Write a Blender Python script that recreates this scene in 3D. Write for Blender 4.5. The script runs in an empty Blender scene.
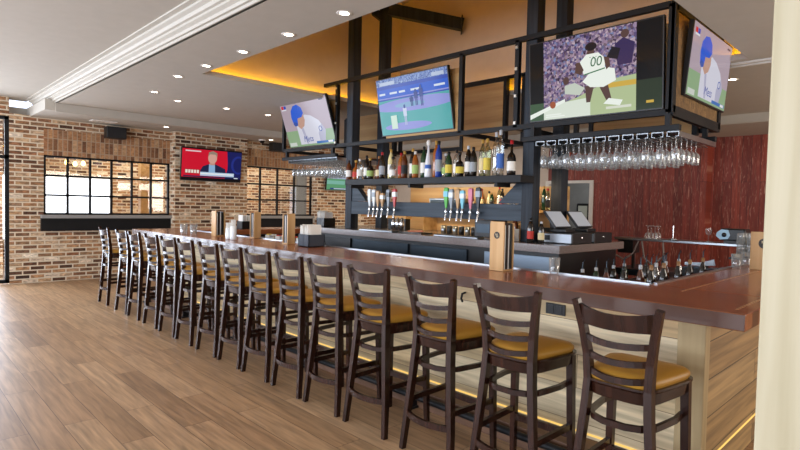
import bpy, math, random
from mathutils import Vector, Matrix
random.seed(7)
PI = math.pi
sc = bpy.context.scene
COL = sc.collection

# ------------------------------------------------------------------ materials
def lin(h):
    h = h.lstrip('#')
    c = [int(h[i:i+2], 16)/255 for i in (0, 2, 4)]
    return tuple(x/12.92 if x <= .04045 else ((x+.055)/1.055)**2.4 for x in c) + (1,)

def new_mat(name):
    m = bpy.data.materials.new(name); m.use_nodes = True
    nt = m.node_tree
    return m, nt, nt.nodes['Principled BSDF']

def noise_ramp(nt, cols, scale=(1, 1, 1), nscale=5, detail=4, pos=None, dist=0):
    tc = nt.nodes.new('ShaderNodeTexCoord'); mp = nt.nodes.new('ShaderNodeMapping')
    mp.inputs['Scale'].default_value = scale
    nt.links.new(tc.outputs['Object'], mp.inputs['Vector'])
    n = nt.nodes.new('ShaderNodeTexNoise'); n.inputs['Scale'].default_value = nscale
    n.inputs['Detail'].default_value = detail; n.inputs['Distortion'].default_value = dist
    nt.links.new(mp.outputs[0], n.inputs['Vector'])
    return n, ramp(nt, n.outputs[0], cols, pos)

def ramp(nt, sock, cols, pos=None):
    r = nt.nodes.new('ShaderNodeValToRGB')
    e = r.color_ramp.elements
    while len(e) < len(cols): e.new(.5)
    for i, c in enumerate(cols):
        e[i].position = pos[i] if pos else (.3+.4*i/max(1, len(cols)-1))
    for i, c in enumerate(cols): e[i].color = lin(c)
    nt.links.new(sock, r.inputs[0])
    return r

def M(name, col, rough=.5, metal=0., coat=0., var=None, vscale=8, emit=None, es=0., spec=.5, bump=0):
    m, nt, b = new_mat(name)
    b.inputs['Base Color'].default_value = lin(col)
    b.inputs['Roughness'].default_value = rough
    b.inputs['Metallic'].default_value = metal
    b.inputs['Coat Weight'].default_value = coat
    b.inputs['Coat Roughness'].default_value = .1
    b.inputs['Specular IOR Level'].default_value = spec
    if var is None: var = col
    n, r = noise_ramp(nt, [col, var], nscale=vscale)
    nt.links.new(r.outputs[0], b.inputs['Base Color'])
    if bump:
        bp = nt.nodes.new('ShaderNodeBump'); bp.inputs['Strength'].default_value = bump
        bp.inputs['Distance'].default_value = .01
        nt.links.new(n.outputs[0], bp.inputs['Height']); nt.links.new(bp.outputs[0], b.inputs['Normal'])
    if emit:
        b.inputs['Emission Color'].default_value = lin(emit); b.inputs['Emission Strength'].default_value = es
    return m

def wood(name, cols, along='x', rough=.45, coat=0, grain=14, stretch=.06, spec=.4):
    m, nt, b = new_mat(name)
    s = [1, 1, 1]; s['xyz'.index(along)] = stretch
    n, r = noise_ramp(nt, cols, tuple(s), grain, 6, dist=.4)
    nt.links.new(r.outputs[0], b.inputs['Base Color'])
    b.inputs['Roughness'].default_value = rough; b.inputs['Coat Weight'].default_value = coat
    b.inputs['Coat Roughness'].default_value = .08; b.inputs['Specular IOR Level'].default_value = spec
    return m

def uv_vec(nt, u, v):
    tc = nt.nodes.new('ShaderNodeTexCoord'); sp = nt.nodes.new('ShaderNodeSeparateXYZ')
    nt.links.new(tc.outputs['Object'], sp.inputs[0])
    cb = nt.nodes.new('ShaderNodeCombineXYZ')
    nt.links.new(sp.outputs[u.upper()], cb.inputs[0]); nt.links.new(sp.outputs[v.upper()], cb.inputs[1])
    return cb.outputs[0]

def tiled(name, u, v, w, h, gap, cols, gapcol, pos=None, rough=.6, offset=.5, coat=0, grain=None, gstr=.35, bump=.3, smooth=.1, squash=None, gap2=None):
    """bricks or planks: long side along u, rows stacked along v; every brick takes its own tone"""
    m, nt, b = new_mat(name)
    vec = uv_vec(nt, u, v)
    br = nt.nodes.new('ShaderNodeTexBrick')
    br.offset = offset; br.inputs['Scale'].default_value = 1
    br.inputs['Color1'].default_value = (0, 0, 0, 1); br.inputs['Color2'].default_value = (1, 1, 1, 1)
    br.inputs['Mortar'].default_value = (.5, .5, .5, 1)
    br.inputs['Mortar Size'].default_value = gap; br.inputs['Mortar Smooth'].default_value = smooth
    br.inputs['Brick Width'].default_value = w; br.inputs['Row Height'].default_value = h
    nt.links.new(vec, br.inputs['Vector'])
    r = ramp(nt, br.outputs['Color'], cols, pos or [i/(len(cols)-1) for i in range(len(cols))])
    out = r.outputs[0]
    mp = nt.nodes.new('ShaderNodeMapping'); mp.inputs['Scale'].default_value = (grain or (20, 20, 1))
    nt.links.new(vec, mp.inputs['Vector'])
    # shift the grain from plank to plank
    add = nt.nodes.new('ShaderNodeVectorMath'); add.operation = 'ADD'
    sc_ = nt.nodes.new('ShaderNodeVectorMath'); sc_.operation = 'SCALE'; sc_.inputs['Scale'].default_value = 37
    nt.links.new(br.outputs['Color'], sc_.inputs[0]); nt.links.new(mp.outputs[0], add.inputs[0]); nt.links.new(sc_.outputs[0], add.inputs[1])
    n = nt.nodes.new('ShaderNodeTexNoise'); n.inputs['Scale'].default_value = 1; n.inputs['Detail'].default_value = 6
    n.inputs['Distortion'].default_value = .5
    nt.links.new(add.outputs[0], n.inputs['Vector'])
    mr = nt.nodes.new('ShaderNodeMapRange'); mr.inputs['From Min'].default_value = .3; mr.inputs['From Max'].default_value = .7
    mr.inputs['To Min'].default_value = 1-gstr; mr.inputs['To Max'].default_value = 1+gstr*.6
    nt.links.new(n.outputs[0], mr.inputs[0])
    mul = nt.nodes.new('ShaderNodeVectorMath'); mul.operation = 'SCALE'
    nt.links.new(out, mul.inputs[0]); nt.links.new(mr.outputs[0], mul.inputs['Scale'])
    mx = nt.nodes.new('ShaderNodeMix'); mx.data_type = 'RGBA'
    nt.links.new(br.outputs['Fac'], mx.inputs[0]); nt.links.new(mul.outputs[0], mx.inputs[6]); mx.inputs[7].default_value = lin(gapcol)
    nt.links.new(mx.outputs[2], b.inputs['Base Color'])
    b.inputs['Roughness'].default_value = rough; b.inputs['Coat Weight'].default_value = coat; b.inputs['Coat Roughness'].default_value = .08
    if bump:
        bp = nt.nodes.new('ShaderNodeBump'); bp.inputs['Strength'].default_value = bump; bp.inputs['Distance'].default_value = .01
        bp.invert = True
        nt.links.new(br.outputs['Fac'], bp.inputs['Height']); nt.links.new(bp.outputs[0], b.inputs['Normal'])
    return m, nt, b, mx

def clear(name, tint='#ffffff', base=.10, edge=.75, rough=.03, haze=0., blend=.35):
    """thin clear glass: see-through face-on, shiny towards the rim"""
    m = bpy.data.materials.new(name); m.use_nodes = True
    nt = m.node_tree; nt.nodes.clear()
    o = nt.nodes.new('ShaderNodeOutputMaterial'); mx = nt.nodes.new('ShaderNodeMixShader')
    t = nt.nodes.new('ShaderNodeBsdfTransparent'); t.inputs[0].default_value = lin(tint)
    g = nt.nodes.new('ShaderNodeBsdfGlossy'); g.inputs['Roughness'].default_value = rough
    lw = nt.nodes.new('ShaderNodeLayerWeight'); lw.inputs[0].default_value = blend
    mr = nt.nodes.new('ShaderNodeMapRange'); mr.inputs['To Min'].default_value = base; mr.inputs['To Max'].default_value = edge
    nt.links.new(lw.outputs['Facing'], mr.inputs[0]); nt.links.new(mr.outputs[0], mx.inputs[0])
    src = g.outputs[0]
    if haze:  # rim tint darkened to imitate refraction, white diffuse mixed in for haze
        tr_ = nt.nodes.new('ShaderNodeValToRGB'); tr_.color_ramp.elements[0].position = .25; tr_.color_ramp.elements[0].color = lin(tint)
        tr_.color_ramp.elements[1].position = .85; tr_.color_ramp.elements[1].color = (.30, .31, .31, 1)
        nt.links.new(lw.outputs['Facing'], tr_.inputs[0]); nt.links.new(tr_.outputs[0], t.inputs[0])
        df = nt.nodes.new('ShaderNodeBsdfDiffuse'); df.inputs[0].default_value = (.9, .92, .92, 1)
        m2 = nt.nodes.new('ShaderNodeMixShader'); m2.inputs[0].default_value = haze
        nt.links.new(g.outputs[0], m2.inputs[1]); nt.links.new(df.outputs[0], m2.inputs[2]); src = m2.outputs[0]
    nt.links.new(t.outputs[0], mx.inputs[1]); nt.links.new(src, mx.inputs[2]); nt.links.new(mx.outputs[0], o.inputs[0])
    return m

def glow(name, col, s, rough=.15):
    m, nt, b = new_mat(name)
    b.inputs['Specular IOR Level'].default_value = .12
    b.inputs['Base Color'].default_value = (.01, .01, .01, 1); b.inputs['Roughness'].default_value = rough
    b.inputs['Emission Color'].default_value = lin(col); b.inputs['Emission Strength'].default_value = s
    return m

BRICKS = ['#3a2519', '#7d5438', '#b4875e', '#966444', '#cdac86', '#6b4430', '#ba946c', '#efe2cd']
m_brick = tiled('brick', 'y', 'z', .215, .075, .011, BRICKS, '#d2c4ab', rough=.85, grain=(14, 30, 1), gstr=.6)[0]
m_brick_x = tiled('brick_return', 'x', 'z', .215, .075, .011, BRICKS, '#d2c4ab', rough=.85, grain=(14, 30, 1), gstr=.6)[0]
m_soldier = tiled('brick_soldier', 'z', 'y', .215, .075, .007, ['#6a442c', '#8f6443', '#b98a5f', '#a0704c', '#c6a077', '#7d543a'], '#a8937a', rough=.85, offset=0, grain=(30, 14, 1), gstr=.4)[0]
m_floor, ntf, bf, mxf = tiled('oak_floor', 'x', 'y', 1.5, .19, .0018, ['#8e6e50', '#a3815f', '#b4926f', '#997757', '#aa8865'], '#4a3523', rough=.42, offset=.37, grain=(2.2, 30, 1), gstr=.36, bump=.15)
bf.inputs['Specular IOR Level'].default_value = .35
m_front = tiled('pale_plank', 'x', 'z', 2.4, .21, .002, ['#c9b48c', '#d8c7a4', '#b9a37a', '#cdb88f', '#c2a272'], '#6e5c43', rough=.6, offset=.41, grain=(1.3, 26, 1), gstr=.4)[0]
m_end = tiled('tan_plank', 'y', 'z', 2.1, .21, .003, ['#866841', '#9e8053', '#785d39', '#a88a5d', '#8a6c43'], '#33240f', rough=.6, offset=.37, grain=(1.3, 26, 1), gstr=.45)[0]  # tan boards, darkened further for the dimmer light on the bar end
m_top_x = tiled('bar_top_wood', 'x', 'y', 2.2, .115, .0008, ['#8a4b2a', '#9c5b34', '#aa673d', '#925232'], '#4a2a1a', rough=.26, offset=.43, coat=.35, grain=(2.5, 30, 1), gstr=.3, bump=0)[0]
m_top_y = tiled('bar_top_wood_side', 'y', 'x', 2.2, .115, .0008, ['#9c5832', '#ad663b', '#b66f45', '#a35c37'], '#4a2a1a', rough=.26, offset=.43, coat=.35, grain=(2.5, 30, 1), gstr=.3, bump=0)[0]
# distressed red boards
m_red, ntr, br_, mxr = tiled('red_board', 'z', 'x', 3.5, .15, .004, ['#6e2a1e', '#823425', '#923e2c', '#7a3026', '#863827'], '#4d1c13', rough=.6, offset=.4, grain=(1.5, 22, 1), gstr=.4)
vec = uv_vec(ntr, 'x', 'z')
mp = ntr.nodes.new('ShaderNodeMapping'); mp.inputs['Scale'].default_value = (38, 4.5, 1); ntr.links.new(vec, mp.inputs[0])
n_ = ntr.nodes.new('ShaderNodeTexNoise'); n_.inputs['Scale'].default_value = 1; n_.inputs['Detail'].default_value = 5; n_.inputs['Distortion'].default_value = 1.4
ntr.links.new(mp.outputs[0], n_.inputs['Vector'])
rr = ramp(ntr, n_.outputs[0], ['#000000', '#000000', '#b0b0b0'], [0, .56, .70])
mm = ntr.nodes.new('ShaderNodeMix'); mm.data_type = 'RGBA'; mm.inputs[7].default_value = lin('#d0a088')
ntr.links.new(rr.outputs[0], mm.inputs[0]); ntr.links.new(mxr.outputs[2], mm.inputs[6]); ntr.links.new(mm.outputs[2], br_.inputs['Base Color'])

m_ceil = M('ceiling_paint', '#b7b1a6', .9, var='#b3ada2')
m_trayw = M('tray_paint', '#cdb9a4', .9, var='#c8b49f')
m_white = M('white_trim', '#dcd8d0', .6, var='#d6d2c9')
m_crown = M('crown_paint', '#b9b4a9', .7, var='#b4afa4')
m_cream = M('cream_wall', '#c8bcae', .9, var='#c2b6a8')
m_grey = M('grey_wall', '#7f8484', .9, var='#797e7e')
m_black = M('black_metal', '#141517', .5, .0, var='#191a1c', spec=.22)
m_timber = wood('black_timber', ['#181b20', '#232931', '#2d343c'], 'z', .55, grain=20, spec=.25)
m_slate = wood('slate_timber', ['#2a3138', '#38414a', '#424c55'], 'x', .55, grain=20, spec=.25)
m_ply = wood('plywood', ['#a07845', '#bb9460', '#cba873'], 'x', .6, grain=9)
m_osb = tiled('strand_board', 'z', 'y', .05, .02, .0, ['#5c4427', '#7d6038', '#6a4f2e', '#8b6c41'], '#5c4427', rough=.7, grain=(60, 60, 1), bump=0)[0]
m_dwood = wood('dark_chair_wood', ['#1c0d08', '#28140d', '#361d14'], 'z', .22, 0, grain=22, spec=.4)
m_vinyl = M('mustard_vinyl', '#ab7d2d', .45, var='#a27527', vscale=3, spec=.35)
m_stone = M('speckled_counter', '#6f6461', .25, coat=.5, var='#857a76', vscale=60)
m_steel = M('stainless', '#a9afb4', .28, 1., var='#9aa0a5', vscale=4)
m_chrome = M('chrome', '#d4d6d8', .12, 1.)
m_dsteel = M('dark_stainless', '#3a4650', .35, .6, var='#323d46', vscale=3)
m_plast = M('black_plastic', '#101113', .4)
m_paper = M('paper', '#e9e6df', .9, var='#dedbd3')
m_tan = wood('menu_wood', ['#a67d4a', '#b88f5b', '#c49d6b'], 'z', .5, grain=12)
m_post = wood('pale_pine', ['#9c9274', '#a89e82', '#b3aa90'], 'z', .6, grain=16)
m_plinth = wood('brown_plinth', ['#5b4130', '#6a4d3a', '#775845'], 'x', .5)
m_led = glow('amber_led', '#ffbe00', 15)
m_ledwarm = glow('warm_led', '#ffd070', 1.1)
m_lamp = glow('lamp_lens', '#fff0d8', 14)
m_bulb = glow('bulb', '#ffc873', 12)
m_pane = clear('pane', '#ffffff', .05, .6, .02)
m_glass = clear('stemware', '#fbfcfc', .07, .75, .06, haze=.45, blend=.42)
m_inlay = wood('pale_inlay', ['#b98a5c', '#c99a6b'], 'x', .35, .5)

# ------------------------------------------------------------------ mesh builder
class MB:
    def __init__(s): s.v = []; s.f = []; s.m = []; s.sm = []
    def add(s, vs, fs, mi=0, smooth=False):
        o = len(s.v); s.v += [tuple(x) for x in vs]
        for f in fs: s.f.append([i+o for i in f]); s.m.append(mi); s.sm.append(smooth)
    def box(s, x0, x1, y0, y1, z0, z1, mi=0, b=0):
        if b <= 0:
            vs = [(x, y, z) for z in (z0, z1) for y in (y0, y1) for x in (x0, x1)]
            s.add(vs, [(0, 2, 3, 1), (4, 5, 7, 6), (0, 1, 5, 4), (2, 6, 7, 3), (0, 4, 6, 2), (1, 3, 7, 5)], mi); return s
        # chamfered box
        import bmesh
        bm = bmesh.new()
        bmesh.ops.create_cube(bm, size=1)
        for w in bm.verts:
            w.co = Vector((x0 if w.co.x < 0 else x1, y0 if w.co.y < 0 else y1, z0 if w.co.z < 0 else z1))
        bmesh.ops.bevel(bm, geom=list(bm.edges), offset=b, segments=2, affect='EDGES', profile=.5)
        bm.verts.index_update()
        s.add([w.co.copy() for w in bm.verts], [[w.index for w in f.verts] for f in bm.faces], mi, False); bm.free(); return s
    def loft(s, rings, mi=0, smooth=False, caps=True):
        n = len(rings[0]); vs = [p for r in rings for p in r]; fs = []
        for i in range(len(rings)-1):
            for j in range(n):
                k = (j+1) % n; fs.append((i*n+j, i*n+k, (i+1)*n+k, (i+1)*n+j))
        s.add(vs, fs, mi, smooth)
        if caps:
            s.add(rings[0], [tuple(range(n))[::-1]], mi); s.add(rings[-1], [tuple(range(n))], mi)
        return s
    def bar(s, path, w, d, side=None, mi=0, smooth=False):
        """rectangular section swept along a path; w is across 'side', d the other way"""
        P = [Vector(p) for p in path]; rings = []
        for i, p in enumerate(P):
            t = (P[min(i+1, len(P)-1)]-P[max(i-1, 0)]).normalized()
            sd = Vector(side) if side else (Vector((0, 0, 1)) if abs(t.z) < .9 else Vector((1, 0, 0)))
            sd = (sd - t*sd.dot(t)).normalized(); o = t.cross(sd)
            ww = w[i] if isinstance(w, (list, tuple)) else w; dd = d[i] if isinstance(d, (list, tuple)) else d
            rings.append([p+sd*ww/2*a+o*dd/2*b for a, b in ((-1, -1), (1, -1), (1, 1), (-1, 1))])
        return s.loft(rings, mi, smooth)
    def tube(s, path, r, n=8, mi=0):
        P = [Vector(p) for p in path]; rings = []
        for i, p in enumerate(P):
            t = (P[min(i+1, len(P)-1)]-P[max(i-1, 0)]).normalized()
            a = Vector((0, 0, 1)) if abs(t.z) < .9 else Vector((1, 0, 0))
            u = t.cross(a).normalized(); v = t.cross(u)
            rr = r[i] if isinstance(r, (list, tuple)) else r
            rings.append([p+(u*math.cos(2*PI*k/n)+v*math.sin(2*PI*k/n))*rr for k in range(n)])
        return s.loft(rings, mi, True)
    def lathe(s, prof, c=(0, 0, 0), n=14, mi=0, cap=False):
        rings = [[(c[0]+max(r, .0004)*math.cos(2*PI*k/n), c[1]+max(r, .0004)*math.sin(2*PI*k/n), c[2]+z) for k in range(n)] for r, z in prof]
        return s.loft(rings, mi, True, cap)
    def prism(s, poly, axis, a0, a1, mi=0):
        """polygon in the two other axes (in xyz order) pushed along axis"""
        def P(u, v, a): return {'x': (a, u, v), 'y': (u, a, v), 'z': (u, v, a)}[axis]
        return s.loft([[P(u, v, a0) for u, v in poly], [P(u, v, a1) for u, v in poly]], mi)
    def build(s, name, mats, parent=None, loc=None, rot=None):
        me = bpy.data.meshes.new(name); me.from_pydata(s.v, [], s.f)
        if not isinstance(mats, (list, tuple)): mats = [mats]
        for m in mats: me.materials.append(m)
        me.polygons.foreach_set('material_index', s.m); me.polygons.foreach_set('use_smooth', s.sm)
        import bmesh
        bm = bmesh.new(); bm.from_mesh(me); bmesh.ops.recalc_face_normals(bm, faces=bm.faces); bm.to_mesh(me); bm.free()
        me.update()
        o = bpy.data.objects.new(name, me); COL.objects.link(o)
        if parent: o.parent = parent
        if loc: o.location = loc
        if rot: o.rotation_euler = rot
        return o

def box(name, mat, dims, parent=None, b=0):
    return MB().box(*dims, b=b).build(name, mat, parent)
def struct(o): o['kind'] = 'structure'; return o
def tag(o, label, cat, group=None):
    o['label'] = label; o['category'] = cat
    if group: o['group'] = group
    return o
def thing(name, label, cat, loc=(0, 0, 0), rz=0, group=None, rot=None):
    o = bpy.data.objects.new(name, None); COL.objects.link(o); o.empty_display_size = .05
    o.location = loc; o.rotation_euler = rot or (0, 0, rz)
    return tag(o, label, cat, group)
def dup(src, loc, rz=None, label=None):
    r = src.copy(); COL.objects.link(r); r.location = loc
    if rz is not None: r.rotation_euler = (0, 0, rz)
    if label: r['label'] = label
    for ch in list(src.children):
        c = ch.copy(); COL.objects.link(c); c.parent = r
        for g in list(ch.children):
            d = g.copy(); COL.objects.link(d); d.parent = c
    return r
ORD = ['first', 'second', 'third', 'fourth', 'fifth', 'sixth', 'seventh', 'eighth', 'ninth', 'tenth', 'eleventh', 'twelfth', 'thirteenth',
       'fourteenth', 'fifteenth', 'sixteenth', 'seventeenth', 'eighteenth', 'nineteenth', 'twentieth']
ORD += ['twenty-' + o for o in ORD[:9]]

# ------------------------------------------------------------------ the room
ZC = 3.05
f = MB(); f.box(-16, 4, -7, 10.5, -.12, 0); struct(f.build('floor', m_floor))
# ceiling: lowered field with a deep tray over the bar, higher ceiling on the near side, low strip along the brick and red walls
TX0, TX1, TY0, TY1 = -5.88, -.84, -.02, 3.19
c = MB()
c.box(-9.8, TX0, -.72, 6.5, ZC, ZC+.06); c.box(TX1, 4, -.72, 6.5, ZC, ZC+.06)
c.box(TX0, TX1, -.72, TY0, ZC, ZC+.06); c.box(TX0, TX1, TY1, 6.5, ZC, ZC+.06)
c.box(-11.3, 4, -7, -.86, 3.22, 3.4)
c.box(-11.3, -9.8, -.86, 8.4, 2.93, 3.1); c.box(-9.8, 4, 6.5, 8.4, 2.93, 3.1)
c.box(-16, -11.3, -7, 10.5, 2.93, 3.1); c.box(-9.8, 4, 8.4, 10.5, 2.93, 3.1)
struct(c.build('ceiling', m_ceil))
t = MB(); g = .24
t.box(TX0-g-.1, TX0-g, TY0-g, TY1+g, ZC+.06, 4.9); t.box(TX1+g, TX1+g+.1, TY0-g, TY1+g, ZC+.06, 4.9)
t.box(TX0-g-.1, TX1+g+.1, TY0-g-.1, TY0-g, ZC+.06, 4.9); t.box(TX0-g-.1, TX1+g+.1, TY1+g, TY1+g+.1, ZC+.06, 4.9)
t.box(TX0-g-.1, TX1+g+.1, TY0-g-.1, TY1+g+.1, 4.9, 5.0)
struct(t.build('ceiling_tray', m_trayw))
l = MB()
l.box(TX0-.19, TX0-.16, TY0-.1, TY1+.1, ZC+.065, ZC+.085); l.box(TX1+.16, TX1+.19, TY0-.1, TY1+.1, ZC+.065, ZC+.085)
l.box(TX0-.1, TX1+.1, TY0-.19, TY0-.16, ZC+.065, ZC+.085); l.box(TX0-.1, TX1+.1, TY1+.16, TY1+.19, ZC+.065, ZC+.085)
tag(l.build('cove_light', m_led), 'amber light strip glowing inside the ceiling recess over the bar', 'light')
# crown moulding between the high ceiling and the lowered field
prof = [(-.72, 3.05), (-.735, 3.05), (-.735, 3.075), (-.76, 3.075), (-.765, 3.10), (-.80, 3.115), (-.80, 3.135), (-.825, 3.14), (-.84, 3.165), (-.875, 3.18),
        (-.875, 3.20), (-.92, 3.205), (-.92, 3.22), (-.70, 3.22), (-.70, 3.05)]
k = MB(); k.prism(prof, 'x', -11.0, 4); struct(k.build('trim_1', m_crown))
k = MB(); k.box(-9.8, -9.775, -.72, 6.5, 2.93, ZC); k.box(-9.83, -9.8, -.72, 6.5, 2.915, 2.95); k.box(-9.8, 4, 6.475, 6.5, 2.93, ZC); k.box(-9.8, 4, 6.5, 6.53, 2.915, 2.95)
struct(k.build('trim_2', m_ceil))
k = MB(); k.box(-1.9, -.5, TY1+.10, TY1+.13, ZC-.02, ZC); k.box(-1.9, -.5, TY1+.17, TY1+.20, ZC-.03, ZC); struct(k.build('trim_3', m_white))

# left wall: brick, with inside windows, pillars and a bright shopfront further towards the entrance
W = MB()
def wseg(y0, y1, z0, z1, mi=0): W.box(-11.25, -11, y0, y1, z0, z1, mi)
wseg(-1.15, 8.4, 0, 1.14); wseg(-1.15, -.66, 1.14, 2.95); wseg(-.66, 1.5, 2.28, 2.95)
wseg(1.5, 3.09, 1.14, 2.95); wseg(3.09, 4.97, 2.36, 2.95); wseg(4.97, 8.4, 1.14, 2.95)
wseg(-7, -1.15, 2.9, 3.3); wseg(-7, -6.6, 0, 2.9)
W.box(-11, -10.75, 1.52, 3.08, 0, 2.93); W.box(-11, -10.75, 4.97, 6.6, 0, 2.93)
wl = struct(W.build('wall_left', m_brick))
r = MB()
for y0, y1 in ((1.505, 1.52), (4.955, 4.97)): r.box(-11, -10.75, y0, y1, 0, 2.93)
struct(r.build('brick_pillar_return', m_brick_x, wl))
r = MB(); r.box(-11.01, -10.985, -.66, 1.5, 2.28, 2.50); r.box(-11.01, -10.98, -.66, 1.5, 2.50, 2.74); r.box(-11.01, -10.985, 3.09, 4.955, 2.36, 2.74)
struct(r.build('brick_soldier_course', m_soldier, wl))

def grid_window(n, y0, y1, z0, z1, ys, zs, x=-11.06, d=.05, t=.035, sill=True):
    w = MB()
    for y in [y0+t/2] + ys + [y1-t/2]: w.box(x, x+d, y-t/2, y+t/2, z0, z1)
    for z in [z0+t/2] + zs + [z1-t/2]: w.box(x, x+d, y0, y1, z-t/2, z+t/2)
    o = struct(w.build('window_%d' % n, m_black))
    p = MB(); p.box(x+.02, x+.026, y0, y1, z0, z1); struct(p.build('window_pane', m_pane, o))
    if sill:
        s_ = MB(); s_.box(-11.1, -10.87, y0-.05, y1+.02, z0-.06, z0); struct(s_.build('window_sill', M('sill_paint', '#8e8d8b', .6), o))
        s_ = MB(); s_.box(-11, -10.93, y0-.05, y1+.02, .92, z0-.06); struct(s_.build('window_apron', m_black, o))
grid_window(1, -.66, 1.5, 1.21, 2.28, [-.29, .07, .43, .79, 1.145], [1.565, 1.92])
grid_window(2, 3.09, 4.955, 1.21, 2.36, [3.55, 4.0, 4.46], [1.58, 1.95])
grid_window(3, -6.6, -1.15, .02, 2.9, [-5.2, -3.85, -2.5], [2.2], t=.06, sill=False)
# room seen through the inside windows
r = MB(); r.box(-14.3, -14.1, -1.2, 9, 0, 2.95); wby = struct(r.build('wall_beyond', m_brick))
r = MB(); r.box(-14.1, -11.3, -1.3, -1.2, 0, 2.95); struct(r.build('brick_return', m_brick_x, wby))
r = MB(); r.box(-14.1, -14.02, -1.15, 1.27, .5, 2.06); w4 = struct(r.build('window_4', m_white))
r = MB(); r.box(-14.015, -14.01, -1.1, 1.2, .6, 1.98); struct(r.build('window_pane', glow('daylit_pane', '#eef4ff', 3.5), w4))
r = MB(); r.box(-12.6, -12.42, 1.4, 1.58, 0, 2.93); tag(r.build('timber_column', m_ply), 'tan timber column in the room beyond the brick wall windows', 'column')
r = MB(); r.box(-14.09, -14.0, 6.4, 8, .5, 2.6); struct(r.build('trim_4', m_grey))
for i, (y, z) in enumerate([(-.12, 2.22), (.02, 2.2), (.16, 2.22), (3.25, 2.22), (3.42, 2.18), (3.62, 2.2)]):
    b_ = thing('pendant_bulb', ['warm pendant bulb behind the brick wall window, above the white opening', 'warm pendant bulb behind the window beside the news television'][i // 3], 'light', (-11.9, y, z), group=['bulbs behind the long window', 'bulbs behind the second window'][i//3])
    MB().lathe([(0, -.05), (.03, -.035), (.04, 0), (.025, .035), (.012, .05)], n=10).build('bulb', m_bulb, b_)
    MB().tube([(0, 0, .05), (0, 0, 2.93-z)], .006, 6).build('cord', m_black, b_)

# back wall: cream part, doorway, red boards
b_ = MB()
b_.box(-11.25, -5.9, 7.8, 8.0, 0, 2.95)
wb = struct(b_.build('wall_back', m_cream))
b_ = MB(); b_.box(-5.9, -4.8, 7.8, 8.0, 2.12, 2.95); b_.box(-4.8, -2.59, 7.8, 8.15, 0, 2.95); b_.box(-2.59, 4, 8.1, 8.3, 0, 2.95)
struct(b_.build('wall_back_red', m_red))
d = MB(); d.box(-4.87, -4.79, 7.76, 7.8, 0, 2.16); d.box(-5.94, -5.86, 7.76, 7.8, 0, 2.16); d.box(-5.86, -4.87, 7.76, 7.8, 2.10, 2.16)
struct(d.build('door_1', m_white))
d = MB(); d.box(-8, -3, 10.3, 10.4, 0, 2.95); struct(d.build('wall_corridor', m_grey))
mir = thing('wall_mirror', 'small dark framed mirror on the grey wall beyond the doorway', 'mirror', (-6.34, 10.275, 1.42))
MB().box(-.19, .19, -.03, .02, -.28, .28, b=.03).build('frame', m_black, mir)
MB().box(-.13, .13, -.036, -.031, -.22, .22).build('glass', M('mirror_glass', '#cfd8cc', .05, 1.), mir)
struct(MB().box(4, 4.2, -7, 8.4, 0, 3.4).build('wall_right', m_cream))
fr = MB(); fr.box(-11.25, 4.2, -7.2, -7, 0, .35); fr.box(-11.25, 4.2, -7.2, -7, 2.75, 3.4)
for x in (-11.2, -8.2, -5.2, -2.2, .8, 3.9): fr.box(x-.12, x+.12, -7.2, -7, .35, 2.75)
struct(fr.build('wall_front', m_cream))

# near pine post beside the bar end
pp = MB().box(.415, .56, -1.65, -1.505, 0, 3.22, b=.004)
tag(pp.build('pine_post', m_post), 'pale pine post rising from floor to ceiling in front of the bar end', 'post')

# ------------------------------------------------------------------ ceiling fittings
def downlight(x, y, z, label):
    o = thing('downlight', label, 'light', (x, y, z), group='recessed ceiling downlights')
    MB().lathe([(.038, -.001), (.06, -.004), (.064, 0), (.04, .012)], n=16).build('trim_ring', m_white, o)
    MB().lathe([(0, -.002), (.04, -.002)], n=14).build('lens', m_lamp, o)
    return o
for i, x in enumerate((-6.24, -5.44, -4.57, -3.71, -2.88, -2.03)):
    downlight(x, -.15, ZC, 'small recessed downlight along the front edge of the glowing recess, %s from the brick wall' % ORD[i])
for i, (x, y) in enumerate(((-7.5, .0), (-7.94, .49), (-7.95, 1.27), (-7.97, 2.03), (-7.97, 2.8))):
    downlight(x, y, ZC, 'small recessed downlight in the row parallel to the brick wall, %s from the crown moulding' % ORD[i])
downlight(-10.26, 1.16, 2.93, 'recessed downlight in the low ceiling strip above the news television pillar')
downlight(-10.4, 3.46, 2.93, 'recessed downlight in the low ceiling strip above the second brick window')
downlight(-2.13, 6.67, 2.93, 'recessed downlight in the low ceiling close to the red board wall')
downlight(-1.2, 4.03, ZC, 'recessed downlight behind the television on the end of the rack')
for y, z, w, lab in ((.44, 2.775, .17, 'black wall speaker on the brick above the long window'), (3.88, 2.84, .17, 'black wall speaker on the brick near the black posts')):
    s_ = thing('wall_speaker', lab, 'speaker', (-10.83, y, z))
    MB().box(-.1, .1, -w, w, -.11, .11, b=.01).build('cabinet', m_plast, s_)
    MB().box(.101, .106, -w+.02, w-.02, -.09, .09).build('grille', M('speaker_mesh', '#1d1d1f', .8), s_)
    MB().box(-.17, -.1, -.03, .03, -.03, .03).build('bracket', m_black, s_)
o = thing('dome_camera', 'small dark dome camera under the low ceiling strip', 'camera', (-10.5, 3.3, 2.93))
MB().lathe([(.075, 0), (.075, -.025), (.06, -.03)], n=16).build('base', m_white, o)
MB().lathe([(.06, -.03), (.05, -.06), (.03, -.08), (0, -.087)], n=16).build('dome', m_plast, o)
o = thing('ceiling_vent', 'flush white ceiling vent above the long brick window', 'vent', (-10.5, .15, 2.93))
MB().box(-.12, .12, -.2, .2, -.012, 0).build('frame', m_white, o)
v = MB()
for i in range(5): v.box(-.1, .1, -.16+i*.075, -.14+i*.075, -.018, -.012)
v.build('louvre', m_cream, o)

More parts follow.
